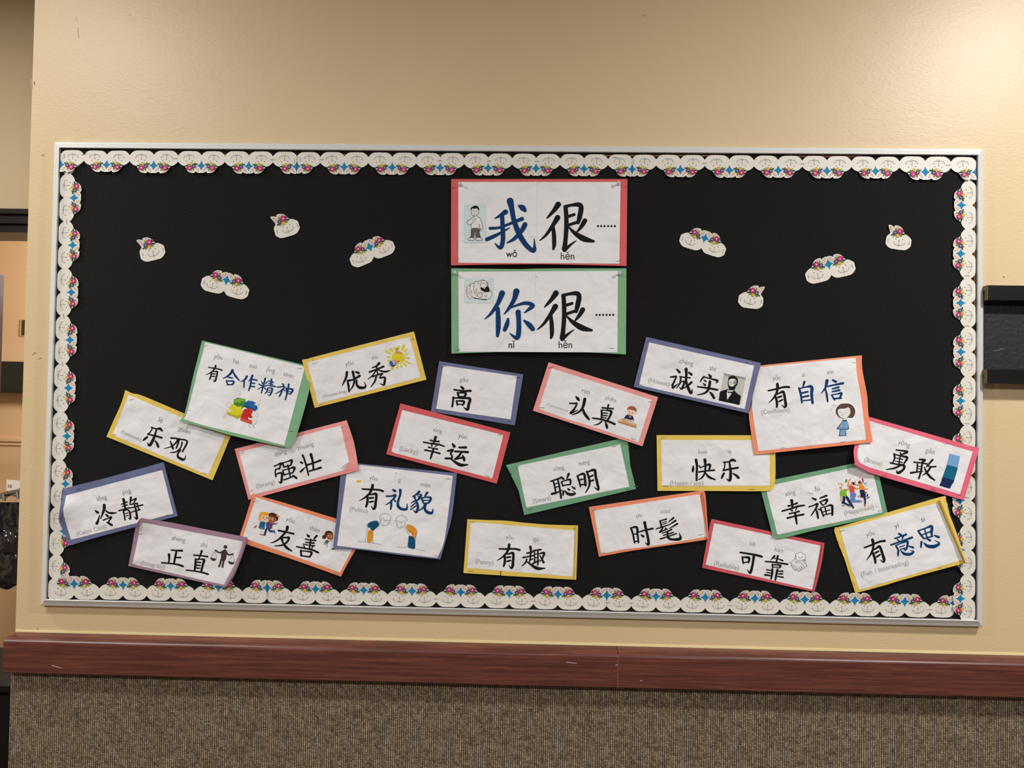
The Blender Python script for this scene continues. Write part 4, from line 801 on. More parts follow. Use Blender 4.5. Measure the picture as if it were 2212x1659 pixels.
'confident': """S K 1515 960 1530 890 1590 835 1680 822 1760 840 1812 900 1822 970 1790 1040 1740 1050 1700 1045 1640 1062 1570 1045 1530 1000
S dbr 1522 960 1540 890 1590 845 1680 830 1755 848 1800 900 1812 970 1780 1035 1715 1040 1640 1050 1580 1040 1540 1000
S W 1545 960 1570 910 1650 905 1720 885 1745 940 1735 1000 1690 1045 1640 1055 1580 1035
L K 3 1590 905 1660 890 1725 860
L K 3 1755 870 1775 940 1760 1000
L K 4 1568 948 1582 962 1598 952
L K 4 1655 946 1668 960 1685 946
L K 4 1600 958 1612 965
L K 4 1595 985 1620 1008 1650 990
E pnk 1710 968 14 8 0
L K 3 1695 905 1715 920
P W 1640 1060 1665 1062 1668 1080 1640 1085
S K 1635 1078 1660 1100 1685 1078 1722 1190 1718 1230 1690 1240 1545 1232 1540 1205 1600 1130
S cb 1630 1100 1660 1115 1690 1100 1715 1190 1705 1225 1680 1232 1550 1225 1550 1205 1600 1145
P W 1605 1145 1590 1200 1570 1215 1600 1205
P W 1690 1150 1692 1205 1675 1212 1688 1180
L K 4 1548 1210 1620 1215 1700 1200
L K 4 1600 1150 1582 1205
P K 1582 1232 1670 1235 1685 1335 1565 1342
P cb 1588 1236 1662 1238 1672 1330 1578 1334
L K 4 1570 1340 1590 1235
L K 3 1480 830 1484 850
L K 3 1505 832 1495 850
L K 3 1518 852 1500 855
L K 3 1498 870 1508 880
L K 3 1480 872 1478 888
L K 3 1455 850 1470 856
L K 3 1430 910 1440 920
L K 3 1455 905 1448 918
L K 3 1440 935 1442 928""",
'happiness': """P rd2 1290 412 1302 415 1308 410 1308 420 1318 425 1306 428 1302 435 1297 427 1290 427 1297 420
S org 1325 420 1360 415 1395 452 1360 440
S grn 1425 350 1450 345 1445 380 1425 410 1420 380
S red 1685 330 1705 330 1725 370 1712 408 1700 370
S cb 1728 435 1735 405 1775 398 1765 420
E org 1655 328 9 9 0
E brn 1762 453 7 7 0
E org 1768 560 15 17 0
S nav 1775 585 1795 600 1790 625 1770 632
S pur 1770 670 1795 635 1825 632 1805 655
S cb 1360 780 1375 765 1425 775 1380 790
L skin 12 1365 520 1345 490
E skin 1342 490 17 20 0
S K 1320 480 1345 468 1360 480 1340 478
L skin 18 1440 520 1480 490 1455 440
L skin 18 1355 610 1345 700
S lgn 1340 535 1380 520 1440 500 1450 530 1432 560 1450 620 1390 640 1335 610
L nav 44 1400 645 1395 700 1380 730
L nav 30 1380 725 1480 775
L nav 40 1445 640 1490 720 1530 785
P yl2 1480 785 1500 775 1505 800 1492 818
P K 1545 790 1568 800 1550 835 1538 820
L skin 20 1498 345 1470 400 1490 450
E skin 1498 345 11 11 0
E skin 1535 415 20 24 0
S K 1510 400 1545 388 1570 415 1565 445 1545 425 1525 400
L skin 16 1560 490 1620 500 1655 485
S rd2 1490 455 1525 450 1590 485 1565 520 1570 570 1505 575
S jean 1510 575 1570 570 1600 600 1580 680 1665 690 1660 720 1525 720 1505 650
P rd2 1650 690 1662 690 1660 738 1650 725
P rd2 1675 685 1692 695 1690 730 1675 712
L skin 16 1580 375 1590 430 1650 445
E skin 1662 398 20 24 0
S dbr 1640 375 1665 370 1690 400 1710 430 1680 410 1650 425 1635 400
S org 1650 435 1700 430 1735 480 1730 530 1665 525 1660 470
L skin 13 1725 500 1795 500
S nav 1660 530 1730 525 1755 600 1758 750 1735 755 1725 655 1670 640 1675 600
P rd2 1625 630 1650 605 1665 615 1645 640
P rd2 1728 765 1750 765 1762 795 1735 785""",
'reliable': """L K 5 1665 720 1668 655 1705 650 1755 628 1790 655 1838 685 1820 750 1790 778
L K 5 1668 655 1672 700 1690 755
L K 6 1718 705 1742 728 1782 702
L K 5 1665 755 1628 760 1592 810
L K 5 1645 720 1668 750
L K 5 1565 795 1608 820
L K 5 1690 775 1740 768 1800 785 1825 825
L K 5 1690 775 1665 795 1690 810 1725 788 1760 815 1812 875 1805 895 1770 920 1745 900
L K 5 1775 760 1830 765 1845 860
L K 5 1828 755 1810 775
L K 5 1825 870 1870 862
L K 5 1600 820 1600 860 1622 880 1625 905 1650 920 1665 935 1690 930 1720 950 1745 935 1775 920
L K 5 1625 830 1605 855
L K 5 1650 840 1625 880
L K 5 1672 858 1645 905
L K 5 1700 880 1668 932
L K 5 1705 905 1730 930
L K 5 1725 880 1755 915
L K 5 1750 865 1785 900""",
'brave': """P cb 1632 662 1800 705 1740 960 1570 900
P teal 1590 840 1765 885 1690 1140 1500 1085
P nav 1525 1035 1705 1085 1635 1222 1470 1172"""}
PICNAME = {'me': 'printed_boy', 'you': 'printed_hand', 'teamwork': 'printed_puzzle', 'outstanding': 'printed_thumb', 'integrity': 'printed_scales', 'friendly': 'printed_children', 'polite': 'printed_bowing_figures',
 'conscientious': 'printed_student', 'honest': 'printed_portrait', 'confident': 'printed_woman', 'happiness': 'printed_jumping_people', 'reliable': 'printed_handshake', 'brave': 'printed_colour_strip'}
PICLAB = {'me': 'line drawing of a boy pointing at himself on pale blue', 'you': 'engraved hand pointing at the viewer on pale blue', 'teamwork': 'small white figures pushing four coloured puzzle pieces', 'outstanding': 'thumbs-up hand before a yellow sun',
 'integrity': 'dark figure holding two scale pans', 'friendly': 'two printed children hugging', 'polite': 'two outlined figures bowing to each other', 'conscientious': 'boy with headband writing at a wooden desk',
 'honest': 'black and white portrait of a bearded man in a dark suit and bow tie', 'confident': 'drawn woman with brown bob and blue dress', 'happiness': 'three jumping people in green, red and orange tops', 'reliable': 'line drawing of a handshake below a shield', 'brave': 'narrow blue picture strip'}

def polyline_at(pts, t):
    """point at parameter t (by length) of a polyline (array)"""
    P = np.array(pts, float); L = np.hypot(*(P[1:]-P[:-1]).T); c = np.concatenate([[0], np.cumsum(L)]); s = t*c[-1]
    i = min(int(np.searchsorted(c, s, side='right')-1), len(L)-1); i = max(i, 0)
    return P[i]+(P[i+1]-P[i])*((s-c[i])/(L[i] or 1))
def edges(corn, mids):
    c = pairs(corn); m = {k: pairs(v) for k, v in (mids or {}).items()}
    def e(a, b, k):
        q = [a]+m.get(k, [])+[b]
        return catmull(q, 6) if len(q) > 2 else q
    return e(c[0], c[1], 't'), e(c[1], c[2], 'r'), e(c[3], c[2], 'b'), e(c[0], c[3], 'l')
PAPER = {}
def paper(key, col, spec=.3):
    if key in PAPER: return PAPER[key]
    m = mat('paper_'+key, col, .55, spec); nt = m.node_tree; b = nt.nodes['Principled BSDF']; tc = nt.nodes.new('ShaderNodeTexCoord')
    n1 = nt.nodes.new('ShaderNodeTexNoise'); n1.inputs['Scale'].default_value = 15; n1.inputs['Detail'].default_value = 2.6; n1.inputs['Roughness'].default_value = .5; n1.inputs['Distortion'].default_value = .3
    nt.links.new(tc.outputs['Object'], n1.inputs[0])
    bp = nt.nodes.new('ShaderNodeBump'); bp.inputs['Strength'].default_value = .85; bp.inputs['Distance'].default_value = .0085 if key == 'white' else .004
    nt.links.new(n1.outputs[0], bp.inputs['Height']); nt.links.new(bp.outputs[0], b.inputs['Normal'])
    PAPER[key] = m
    return m
WHITE = paper('white', (230, 229, 231))
WIRE = mat('staple_wire', (110, 108, 106), .35, .5, .9)
def build_card(cd_, idx):
    x0, y0, s = cd_['crop']; rnd = random.Random(idx*7+3)
    bc = pairs(cd_['back']); TL = np.array(bc[0]); u = np.array(bc[1])-TL; v = np.array(bc[3])-TL
    uu, vv, uv = u@u, v@v, u@v; det = uu*vv-uv*uv
    hs = cd_['h']
    waves = []
    for k in range(7):
        lam = rnd.uniform(28, 95)*s; th = rnd.uniform(0, math.pi)
        waves.append((2*math.pi/lam*math.cos(th), 2*math.pi/lam*math.sin(th), rnd.uniform(0, 6.28), rnd.uniform(.10, .26)*(lam/s/60)))
    bumps = list(cd_.get('z') or [])
    for k in range(4):
        bumps.append((TL[0]+u[0]*rnd.random()+v[0]*rnd.random(), TL[1]+u[1]*rnd.random()+v[1]*rnd.random(), rnd.uniform(10, 26)*s, rnd.uniform(.2, .7)))
    def hz(x, y):
        dx, dy = x-TL[0], y-TL[1]; a = u[0]*dx+u[1]*dy; b = v[0]*dx+v[1]*dy
        S = min(1.1, max(-.1, (a*vv-b*uv)/det)); T = min(1.1, max(-.1, (b*uu-a*uv)/det))
        h = hs[0]*(1-S)*(1-T)+hs[1]*S*(1-T)+hs[2]*S*T+hs[3]*(1-S)*T
        for (bx, by, r, am) in bumps: h += am*math.exp(-((x-bx)**2+(y-by)**2)/(r*r))
        for (kx, ky, ph, am) in waves: h += am*math.sin(kx*x+ky*y+ph)
        return max(h, 1.0)/1000
    def put(x, y, dz=0.0):
        X, Y = x/s+x0, y/s+y0; return at(X, Y, YB-hz(x, y)-dz)
    c0 = bc[0]; ctr = TL+u/2+v/2
    base = at(ctr[0]/s+x0, ctr[1]/s+y0, YB)
    root = empty('vocabulary_card', base); tag(root, cd_['lab'], 'card', 'word cards pinned to the black board')
    def add(o):
        o.parent = root; o.matrix_parent_inverse = Matrix.Translation(-base); return o
    def sheet(name, corn, mids, dz, m, nx, ny, inset=None):
        t, r, b, l = edges(corn, mids); cc = pairs(corn); A, B_, C_, D_ = [np.array(q) for q in cc]
        T_ = [polyline_at(t, i/nx) for i in range(nx+1)]; Bt = [polyline_at(b, i/nx) for i in range(nx+1)]
        L_ = [polyline_at(l, j/ny) for j in range(ny+1)]; Rt = [polyline_at(r, j/ny) for j in range(ny+1)]
        vs = []; fs = []
        for j in range(ny+1):
            q = j/ny
            for i in range(nx+1):
                p = i/nx
                P = (1-q)*T_[i]+q*Bt[i]+(1-p)*L_[j]+p*Rt[j]-((1-p)*(1-q)*A+p*(1-q)*B_+p*q*C_+(1-p)*q*D_)
                vs.append(put(P[0], P[1], dz))
        for j in range(ny):
            for i in range(nx): k = j*(nx+1)+i; fs.append((k, k+nx+1, k+nx+2, k+1))
        mb = MB(); mb.add(vs, fs, m)
        return add(mb.build(name, smooth=True))
    bk = sheet('backing_paper', cd_['back'], cd_.get('bm'), 0, paper(cd_['col'], COLS[cd_['col']]), 56, 30); bk['label'] = cd_['col'] + ' backing paper' if cd_['col'] not in ('mint', 'rose', 'crimson') else {'mint': 'green', 'rose': 'bright pink', 'crimson': 'crimson'}[cd_['col']]+' backing paper'
    sheet('white_sheet', cd_['white'], cd_.get('wm'), .00035, WHITE, 56, 30); DZ = .00035
    if 'sp' in cd_: sheet('white_sheet', cd_['sp'], None, .00075, WHITE, 36, 30); DZ = .00075
    for nm, c in cd_['gl']:
        d = Decal(lambda x, y, dz: put(x, y, DZ+dz))
        for st in GL[nm].split(';'):
            a = num(st); pts = [(a[i], a[i+1], a[i+2]*(1.03 if cd_['key'] in ('me', 'you') else 1.17)) for i in range(0, len(a), 3)]
            d.stroke(pts, ink(c))
        o = add(d.mb.build('printed_character')); o['label'] = ('black' if c == 'K' else 'dark blue')+' Chinese character'
    wc = pairs(cd_['white']); ang = math.atan2(wc[1][1]-wc[0][1], wc[1][0]-wc[0][0])
    for (tx, cx, cy, wd_, c, bold) in cd_['tx']:
        V, Fc, xa, xb, ya, yb = text_poly(tx, .016 if bold > .01 else -.012 if bold == 0 else bold); k = wd_/(xb-xa); ca, sa = math.cos(ang), math.sin(ang)
        # card rotation foreshortens the given horizontal extent a little
        k *= 1.0/max(.9, ca); d = Decal(lambda x, y, dz: put(x, y, DZ+dz))
        if tx.startswith('(Happy / '): a_ = 0
        pts = []
        for vx, vy in V:
            px_ = (vx-(xa+xb)/2)*k; py_ = -(vy-(ya+yb)/2)*k*(1.1 if c != 'G' else 1.0); pts.append((cx+px_*ca-py_*sa, cy+px_*sa+py_*ca))
        d._add(pts, Fc, ink(c)); o = add(d.mb.build('printed_text')); o['label'] = 'printed text '+tx
    for q, (dx, dy, dr) in enumerate(cd_.get('dots', [])):
        d = Decal(lambda x, y, dz: put(x, y, DZ+dz)); d.poly(ell(dx, dy, dr, dr, 0, 14), ink('K')); add(d.mb.build('printed_dot'))
    if cd_['key'] in PIC:
        d = Decal(lambda x, y, dz: put(x, y, DZ+dz)); more = None
        for ln in PIC[cd_['key']].split('\n'):
            if ln.startswith('---'):
                o = add(d.mb.build(PICNAME[cd_['key']])); o['label'] = PICLAB[cd_['key']]; more = ln.split(' ', 2)[1:]; d = Decal(lambda x, y, dz: put(x, y, DZ+dz)); continue
            w_ = ln.split(); k = w_[0]; c = ink(w_[1]); a = [float(q) for q in w_[2:]]
            if k == 'E': d.poly(ell(*a, n=18), c)
            elif k == 'L':
                d.line([(a[i], a[i+1]) for i in range(1, len(a), 2)], a[0], c)
            else:
                P = [(a[i], a[i+1]) for i in range(0, len(a), 2)]
                if k == 'S': P = [tuple(q) for q in catmull(P, 4, True)]
                d.poly(P, c, 3.2*s)
        o = add(d.mb.build(more[0] if more else PICNAME[cd_['key']])); o['label'] = more[1] if more else PICLAB[cd_['key']]
    if 'curl' in cd_:
        A, B_, am = cd_['curl']; A = catmull(pairs(A), 6); B_ = catmull(pairs(B_), 6); n = len(A); m_ = 8; vs = []; fs = []
        for i in range(n):
            b0 = polyline_at(B_, i/(n-1)); a0 = polyline_at(A, i/(n-1))
            for j in range(m_+1):
                f = j/m_; P = a0+(b0-a0)*(.5-.5*math.cos(math.pi*f))
                vs.append(put(P[0], P[1], .0006+am/1000*math.sin(math.pi*f)))
        for i in range(n-1):
            for j in range(m_): k = i*(m_+1)+j; fs.append((k, k+m_+1, k+m_+2, k+1))
        mb = MB(); mb.add(vs, fs, paper(cd_['col'], COLS[cd_['col']])); add(mb.build('curled_edge', smooth=True))
    if cd_['key'] == 'strong':
        d = Decal(lambda x, y, dz: put(x, y, .0004+dz)); d.poly([(2018, 768), (1908, 926), (2060, 905)], paper(cd_['col'], COLS[cd_['col']])); add(d.mb.build('bare_corner'))
        mb = MB(); P = [(2018, 768, .6), (1950, 800, 5), (1890, 850, 5), (1880, 885, 2.2), (1908, 928, .6)]; vs = [put(x, y, z/1000) for x, y, z in P]; mb.add(vs, [(0, 1, 2, 3, 4)], WHITE); o = add(mb.build('folded_corner')); o['label'] = 'white paper corner folded forward'
    if cd_['key'] == 'integrity':
        mb = MB(); P = [(270, 66, 1), (200, 185, 9), (185, 232, 7), (300, 150, 1)]; mb.add([put(x, y, z/1000) for x, y, z in P], [(0, 1, 2, 3)], paper('purple', COLS['purple'])); add(mb.build('folded_corner'))
    if cd_['key'] == 'calm':
        mb = MB(); P = [(118, 560, 3), (60, 1050, 3), (130, 912, 1), (185, 602, 1), (150, 560, 1.6)]; mb.add([put(x, y, z/1000) for x, y, z in P], [(0, 1, 2, 3, 4)], paper('blue', COLS['blue'])); add(mb.build('folded_edge'))
    for q in cd_['st']:
        a = num(q); d0, d1 = put(a[0], a[1], .0008), put(a[2], a[3], .0008); mid = put((a[0]+a[2])/2, (a[1]+a[3])/2, .0012)
        mb = MB(); mb.tube([d0+Vector((0, .0006, 0)), d0, mid, d1, d1+Vector((0, .0006, 0))], .00042, WIRE, 5); add(mb.build('staple'))
    return root, put
# ------------------------------------------------------------------ rabbit border
HEADPAPER = mat('border_card', (222, 218, 207), .42, .4)
N = 450.0
def hp(x, y): return ((x-1190)/N, (830-y)/N)
OUT = [[(0, .444), (.04, .50), (.09, .544), (.15, .59), (.222, .622), (.311, .644)], [(.311, .644), (.344, .733), (.40, .815), (.47, .885), (.556, .929), (.667, .944), (.732, .932), (.75, .895), (.733, .848)],
       [(.733, .848), (.80, .895), (.87, .925), (.94, .94), (1.0, .925)]]
BOT = [[(1.0, .178), (.956, .122), (.9, .068), (.844, .033), (.76, .008), (.67, .002), (.60, .006)], [(.60, .006), (.555, -.006), (.50, .006)], [(.50, .006), (.44, -.008), (.38, .004), (.30, .0), (.22, .014), (.15, .045), (.08, .10), (.033, .156), (0, .2)]]
EARCUT = [(.733, .848), (.82, .90), (.93, .935), (.985, .915), (.975, .86), (.93, .76), (.88, .65), (.885, .59), (.94, .535), (.985, .47), (1.0, .36)]
def outline(kind):
    P = []
    for seg in OUT[:2]: P += [tuple(q) for q in catmull(seg, 3)][:-1]
    if kind == 'pair': P += [tuple(q) for q in catmull(OUT[2], 3)]
    else: P += [tuple(q) for q in catmull(EARCUT, 3)]
    for seg in BOT: P += [tuple(q) for q in catmull(seg, 3)][(0 if seg is BOT[0] else 1):]
    return P
def lift(y): return .010+.045*max(0, (y+.322-.45)/.5)**1.6
def make_head(kind, mir):
    """meshes in unit coordinates: x along the row, z up, -y to the viewer; mir mirrors it"""
    def put(x, y, dz=0):
        X = 1-x if mir else x; Z = y-.322
        return (X, -lift(Z)-dz, Z)
    def dec():
        q = Decal(lambda x, y, dz: put(x, y, dz*40)); q.inc = .00002; q.dz = .0001; pl = q.poly; q.poly = lambda pts, m, step=None: pl(pts, m, step or .07); return q
    out = {}
    d = dec(); d.dz = 0; d.poly(outline(kind), HEADPAPER, .11); out['rabbit_head'] = d.mb
    K = ink((52, 44, 50))
    d = dec(); d.dz = .0001
    if kind == 'pair':
        a, t, b_ = hp(1546, 553), hp(1640, 452), hp(1640, 648)
        d.poly([a, hp(1577, 540), hp(1605, 518), hp(1625, 488), t, b_, hp(1622, 606), hp(1602, 578), hp(1574, 562)], ink('bdia')); out['blue_diamond'] = d.mb
    d = dec()
    for e_ in ((1566, 484, 60, 17, -53), (1432, 458, 50, 15, -36)):
        d.poly([hp(*q) for q in ell(e_[0], e_[1], e_[2]+3.5, e_[3]+3.5, e_[4])], K); d.poly([hp(*q) for q in ell(*e_)], ink('pnk'))
    out['ear_lining'] = d.mb
    d = dec(); d.dz = .00018
    for (x, y, l, w_, r, c) in ((1370, 497, 26, 11, -12, 'dgn'), (1360, 545, 32, 13, -8, 'dgn'), (1395, 570, 30, 13, -25, 'leaf'), (1490, 478, 28, 14, -72, 'leaf'), (1538, 577, 32, 11, 20, 'dgn'), (1505, 590, 26, 10, 55, 'leaf'), (1385, 480, 18, 9, 30, 'dgn')):
        d.poly([hp(*q) for q in ell(x, y, l+2, w_+2, r, 12)], K); d.poly([hp(*q) for q in ell(x, y, l, w_, r, 12)], ink(c))
    out['leaves'] = d.mb
    for nm, x, y, r, n, c, cc, rc in (('yellow_flower', 1446, 585, 30, 5, 'gold', 'wd2', 6), ('purple_flower', 1500, 538, 38, 6, 'vio', 'W', 9), ('magenta_flower', 1422, 503, 49, 7, 'mag', 'W', 13)):
        d = dec(); d.dz = .0004 if nm[0] == 'y' else .00052 if nm[0] == 'p' else .00064
        d.poly([hp(*q) for q in flower(x, y, r+3, n, .10)], K); d.poly([hp(*q) for q in flower(x, y, r, n, .12)], ink(c))
        d.poly([hp(*q) for q in ell(x, y, rc, rc, 0, 12)], ink(cc)); out[nm] = d.mb
    d = dec()
    for x, y in ((1349, 636), (1471, 645)): d.poly([hp(*q) for q in ell(x, y, 8, 8.5, 0, 12)], ink('K'))
    d.poly([hp(1390, 662), hp(1422, 662), hp(1407, 682)], ink('nose'))
    def ln(s_, w_, c=K): d.line([hp(*p) for p in pairs(s_)], w_/N, c)
    ln('1407 680 1407 735', 4); ln('1300 692 1312 722 1340 744 1375 748 1400 742', 4.5); ln('1400 742 1430 752 1465 748 1488 728 1502 696', 4.5)
    ln('1294 697 1310 686', 3); ln('1494 692 1510 703', 3); ln('1390 748 1392 762 1405 768 1418 762 1418 748', 3.5)
    for (x, y) in ((1345, 700), (1360, 712), (1345, 722), (1370, 700), (1440, 705), (1455, 715), (1440, 725), (1465, 700)): d.poly([hp(*q) for q in ell(x, y, 3, 3, 0, 6)], ink((150, 144, 140)))
    out['face'] = d.mb
    return {k: (v, k) for k, v in out.items()}
HEADS = {}
def head_meshes(kind, mir):
    k = (kind, mir)
    if k not in HEADS:
        r = {}
        for nm, (mb, _) in make_head(kind, mir).items():
            o = mb.build(nm, smooth=(nm == 'rabbit_head')); r[nm] = o.data; bpy.data.objects.remove(o)
        HEADS[k] = r
    return HEADS[k]
def place_head(root, p0, p1, kind, mir, h):
    """p0, p1: neck points in the photograph; ears point to the left of p0->p1 seen by the viewer (up when p0 is left)"""
    A, B_ = at(*p0, YB-h), at(*p1, YB-h); d = B_-A; L = d.length; x = d/L; z = Vector((-x.z, 0, x.x))
    z = Vector((-(x.z), 0, x.x)); ms = head_meshes(kind, mir)
    M = Matrix(((x.x*L, 0, z.x*L, A.x), (0, L, 0, A.y), (x.z*L, 0, z.z*L, A.z), (0, 0, 0, 1)))
    hd = bpy.data.objects.new('rabbit_head', ms['rabbit_head']); COL.objects.link(hd); hd.parent = root
    hd.matrix_parent_inverse = Matrix.Translation(-root.location); hd.matrix_basis = M
    for nm, me in ms.items():
        if nm == 'rabbit_head': continue
        o = bpy.data.objects.new(nm, me); COL.objects.link(o); o.parent = hd
    return hd
def plain_head(root, p0, p1, mir, h):
    hd = place_head(root, p0, p1, 'pair', mir, h)
    for c in list(hd.children): bpy.data.objects.remove(c)
    m = hd.matrix_basis.copy(); m[1][1] *= .3; hd.matrix_basis = m; return hd
def staple(root, a, b, h=.0015):
    mb = MB(); p, q = at(*a, YB-h), at(*b, YB-h); mb.tube([p+Vector((0, .0008, 0)), p, q, q+Vector((0, .0008, 0))], .0004, WIRE, 5)
    o = mb.build('staple'); o.parent = root; o.matrix_parent_inverse = Matrix.Translation(-root.location)
def lerp(a, b, t): return (a[0]+(b[0]-a[0])*t, a[1]+(b[1]-a[1])*t)
def strip(label, pts, start, h):
    """pts: neck points every pair (or half pair at the ends); start: 0 when the first head opens a pair"""
    root = empty('border_strip', at(*pts[0][:2], YB)); tag(root, label, 'border', 'rabbit border strips around the board')
    for i in range(len(pts)-1):
        a, b = pts[i][:2], pts[i+1][:2]; k = pts[i][2] if len(pts[i]) > 2 else 2
        if k == 2: m_ = lerp(a, b, .5); place_head(root, a, m_, 'pair', False, h); place_head(root, m_, b, 'pair', True, h)
        elif k == 'A': place_head(root, a, b, 'pair', False, h)
        elif k == 'B': place_head(root, a, b, 'pair', True, h)
    return root
def yt(x): return 341.0+(x-181.7)*(356.2-341.0)/(2053.9-181.7)
def T(x, *k): return (x, yt(x))+k
# top row hangs upside down: run it from right to left
s_ = strip('rabbit border strip along the top, left third', [T(641.4, 'B'), T(589.9), T(486.2), T(385.1), T(280.6), T(181.7, 'A'), T(131)], 0, .0030)
# first head right of the corner belongs to a pair whose other half is the corner head
for a, b in (((176, 334), (187, 332)), ((407-34, 343), (417-34, 342)), ((584, 345), (594, 345)), ((635.6, 343), (635.8, 352)), ((138, 341), (139, 332))): staple(s_, a, b, .0045)
xs = [1313.5+(692.2-1313.5)*i/6 for i in range(7)]
s_ = strip('rabbit border strip along the top, middle', [T(1365.4, 'B')]+[T(x) for x in xs[:-1]]+[T(xs[-1], 'A'), T(641.8)], 0, .0016)
for a in (744.1-50, 950, 1056, 1160): staple(s_, (a-4, yt(a)), (a+5, yt(a)-.5), .003)
staple(s_, (1324, 339.8), (1334, 340.2), .003); staple(s_, (648.5, 339.5), (648.2, 349.5), .003)
s_ = strip('rabbit border strip along the top, right end', [T(2108, 'B'), T(2053.9), T(1943), T(1839), T(1733), T(1628.6), T(1522.3), T(1417.4, 'A'), T(1365.8)], 0, .0026)
for a in (1522.3, 1733, 2049): staple(s_, (a-5, yt(a)+1), (a+5, yt(a)), .004)
staple(s_, (1369.5, 345.5), (1369, 355), .004)
LX = lambda y: 147+(y-376)*(122.5-147)/(1198-376) if y > 376 else 149
L = lambda y, *k: (LX(y), y)+k
s_ = strip('rabbit border strip down the left side, upper long piece', [L(376.3), L(478.5), L(580.2), L(682.5), L(785.8), L(890), L(993.7), L(1096)], 0, .0010)
plain_head(s_, L(328), L(376.3), True, .001)
for y in (478.5, 682.5, 785.8): staple(s_, (LX(y)-1, y-5), (LX(y), y+5), .0025)
s_ = strip('rabbit border strip down the left side, short lower piece', [L(1095.6), L(1198.7), L(1300)], 0, .0016)
RX = lambda y: 2092 if y < 500 else 2089.5
Rr = lambda y, *k: (RX(y)+(1.5 if 700 < y < 900 else 0), y)+k
s_ = strip('rabbit border strip up the right side, short lower piece', [Rr(1345), Rr(1241.5), Rr(1134.5)], 0, .0042)
s_ = strip('rabbit border strip up the right side, upper long piece', [Rr(1135), Rr(1027), Rr(919.2), Rr(813.6), Rr(707.2), Rr(602), Rr(495.1), Rr(391.8)], 0, .0010); plain_head(s_, Rr(391.8), Rr(344), False, .001)
for y in (596, 704, 915, 1075): staple(s_, (2084, y-1), (2095, y), .0025)
def yb_(x): return 1275.5+(x-104.3)*(1316.5-1275.5)/(2008.2-104.3)
Bo = lambda x, *k: (x, yb_(x)+(1.5 if x < 200 else 0))+k
s_ = strip('rabbit border strip along the bottom, left piece', [Bo(106.5), Bo(214.5), Bo(317.3), Bo(420.4), Bo(523.6, 'A'), Bo(576.6)], 0, .0052)
for a in (211, 317): staple(s_, (a-5, yb_(a)+.5), (a+5, yb_(a)), .005)
staple(s_, (109, 1269), (119, 1268), .005); staple(s_, (108, 1282), (118, 1280.5), .005)
s_ = strip('rabbit border strip along the bottom, long middle piece', [Bo(577, 'B'), Bo(629.4), Bo(734), Bo(837.2), Bo(942.6), Bo(1047.5), Bo(1152.4), Bo(1257.5, 'A'), Bo(1310.2)], 0, .0016)
for a in (629, 731, 942, 1152): staple(s_, (a-5, yb_(a)+.5), (a+5, yb_(a)), .003)
s_ = strip('rabbit border strip along the bottom, right piece', [Bo(1310.6, 'B'), Bo(1363.5), Bo(1470), Bo(1576.4), Bo(1684), Bo(1792), Bo(1900), Bo(2008.2, 'A'), Bo(2060)], 0, .0024)
for a in (1313, 1363, 1577, 2008): staple(s_, (a-5, yb_(a)+.5), (a+5, yb_(a)), .004)
CUTS = [('single', (303, 551.7), (356.1, 538.2), True, 'single cut-out rabbit head, the leftmost of the four left of the posters'),
        ('single', (593.4, 501.6), (646, 485.3), True, 'single cut-out rabbit head, highest on the left half of the board'),
        ('pair', (435.3, 608.4), (537, 633.4), None, 'pair of cut-out rabbit heads sloping down to the right, above the large green card'),
        ('pair', (757.7, 567), (851.4, 528.5), None, 'pair of cut-out rabbit heads rising to the right, just left of the posters'),
        ('pair', (1469, 513.9), (1566.5, 544.2), None, 'pair of cut-out rabbit heads sloping down to the right, just right of the posters'),
        ('single', (1594.9, 645.8), (1648.4, 652.3), False, 'single cut-out rabbit head with ears to the right, lowest on the right half'),
        ('pair', (1740.6, 599.6), (1846.4, 573.6), None, 'pair of cut-out rabbit heads rising to the right, on the right half of the board'),
        ('single', (1913.6, 518.3), (1967.9, 525.6), True, 'single cut-out rabbit head nearest the upper right corner')]
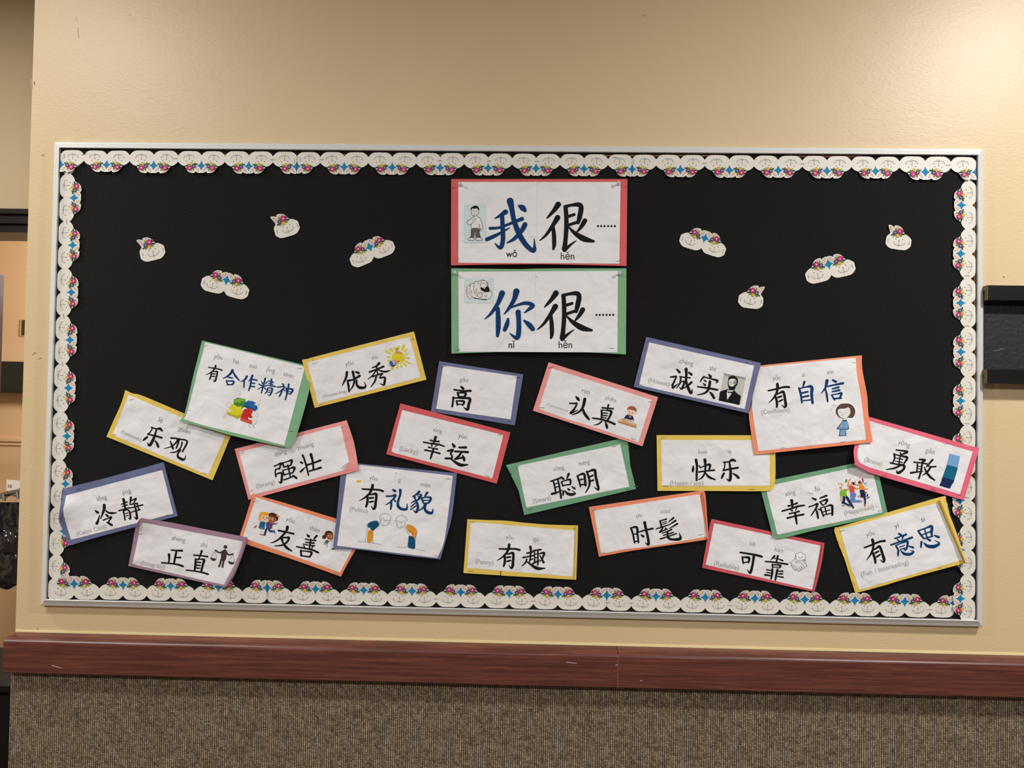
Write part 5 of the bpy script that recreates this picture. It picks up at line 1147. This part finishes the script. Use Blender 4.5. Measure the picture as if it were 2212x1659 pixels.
for kind, a, b, mir, lab in CUTS:
    root = empty('rabbit_cutout', at(*lerp(a, b, .5), YB)); tag(root, lab, 'paper rabbit', 'rabbit cut-outs on the black board')
    if kind == 'single': place_head(root, a, b, 'single', mir, .001)
    else: m_ = lerp(a, b, .5); place_head(root, a, m_, 'pair', False, .001); place_head(root, m_, b, 'pair', True, .001)
    n_ = (-(b[1]-a[1]), b[0]-a[0]); l_ = math.hypot(*n_); n_ = (n_[0]/l_+.35, n_[1]/l_)
    for t in ((.1, .93) if kind == 'single' else (.055, .95)):
        p = lerp(a, b, t); staple(root, (p[0]+n_[0]*-4+1.5, p[1]+n_[1]*-4), (p[0]-n_[0]*-4-1.5, p[1]+n_[1]*4), .0022)
# ------------------------------------------------------------------ cards
PUTS = {}
for i, c in enumerate(CARDS):
    r_, p_ = build_card(c, i); PUTS[c['key']] = (p_, c['crop'])
    if c['key'] in ('me', 'you'): r_.name = 'pronoun_poster'; r_['category'] = 'poster'; r_['group'] = 'large posters in the middle of the board'
# clear push pins on the posters
PLA2 = mat('clear_plastic', (222, 222, 220), .12, .6); PLA2.node_tree.nodes['Principled BSDF'].inputs['Transmission Weight'].default_value = .25
for k, (key, x, y, dx, dy) in enumerate((('me', 183, 123, -1, .2), ('me', 1558, 115, 1, .3), ('you', 135, 895, -1, .3), ('you', 1570, 897, 1, .3))):
    p_, _ = PUTS[key]; c0 = p_(x, y, 0); mb = MB(); n = 12
    prof = [(.0044, 0), (.0046, .0012), (.0026, .0030), (.0022, .0075), (.0040, .0100), (.0042, .0118), (.0030, .0124)]
    for (r, z) in [(0, 0)]: pass
    vs = [(c0.x+r*math.cos(2*math.pi*i/n), c0.y-.0004-z, c0.z+r*math.sin(2*math.pi*i/n)+z*.15) for r, z in prof for i in range(n)]
    fs = [(a*n+i, a*n+(i+1) % n, (a+1)*n+(i+1) % n, (a+1)*n+i) for a in range(len(prof)-1) for i in range(n)]+[tuple(range(n-1, -1, -1)), tuple(range((len(prof)-1)*n, len(prof)*n))]
    mb.add(vs, fs, PLA2); o = mb.build('push_pin', smooth=False, origin=tuple(c0))
    tag(o, 'clear plastic push pin at the upper %s corner of the %s poster' % ('left' if k % 2 == 0 else 'right', 'red' if k < 2 else 'green'), 'push pin', 'clear push pins holding the posters')
bpy.context.view_layer.update()
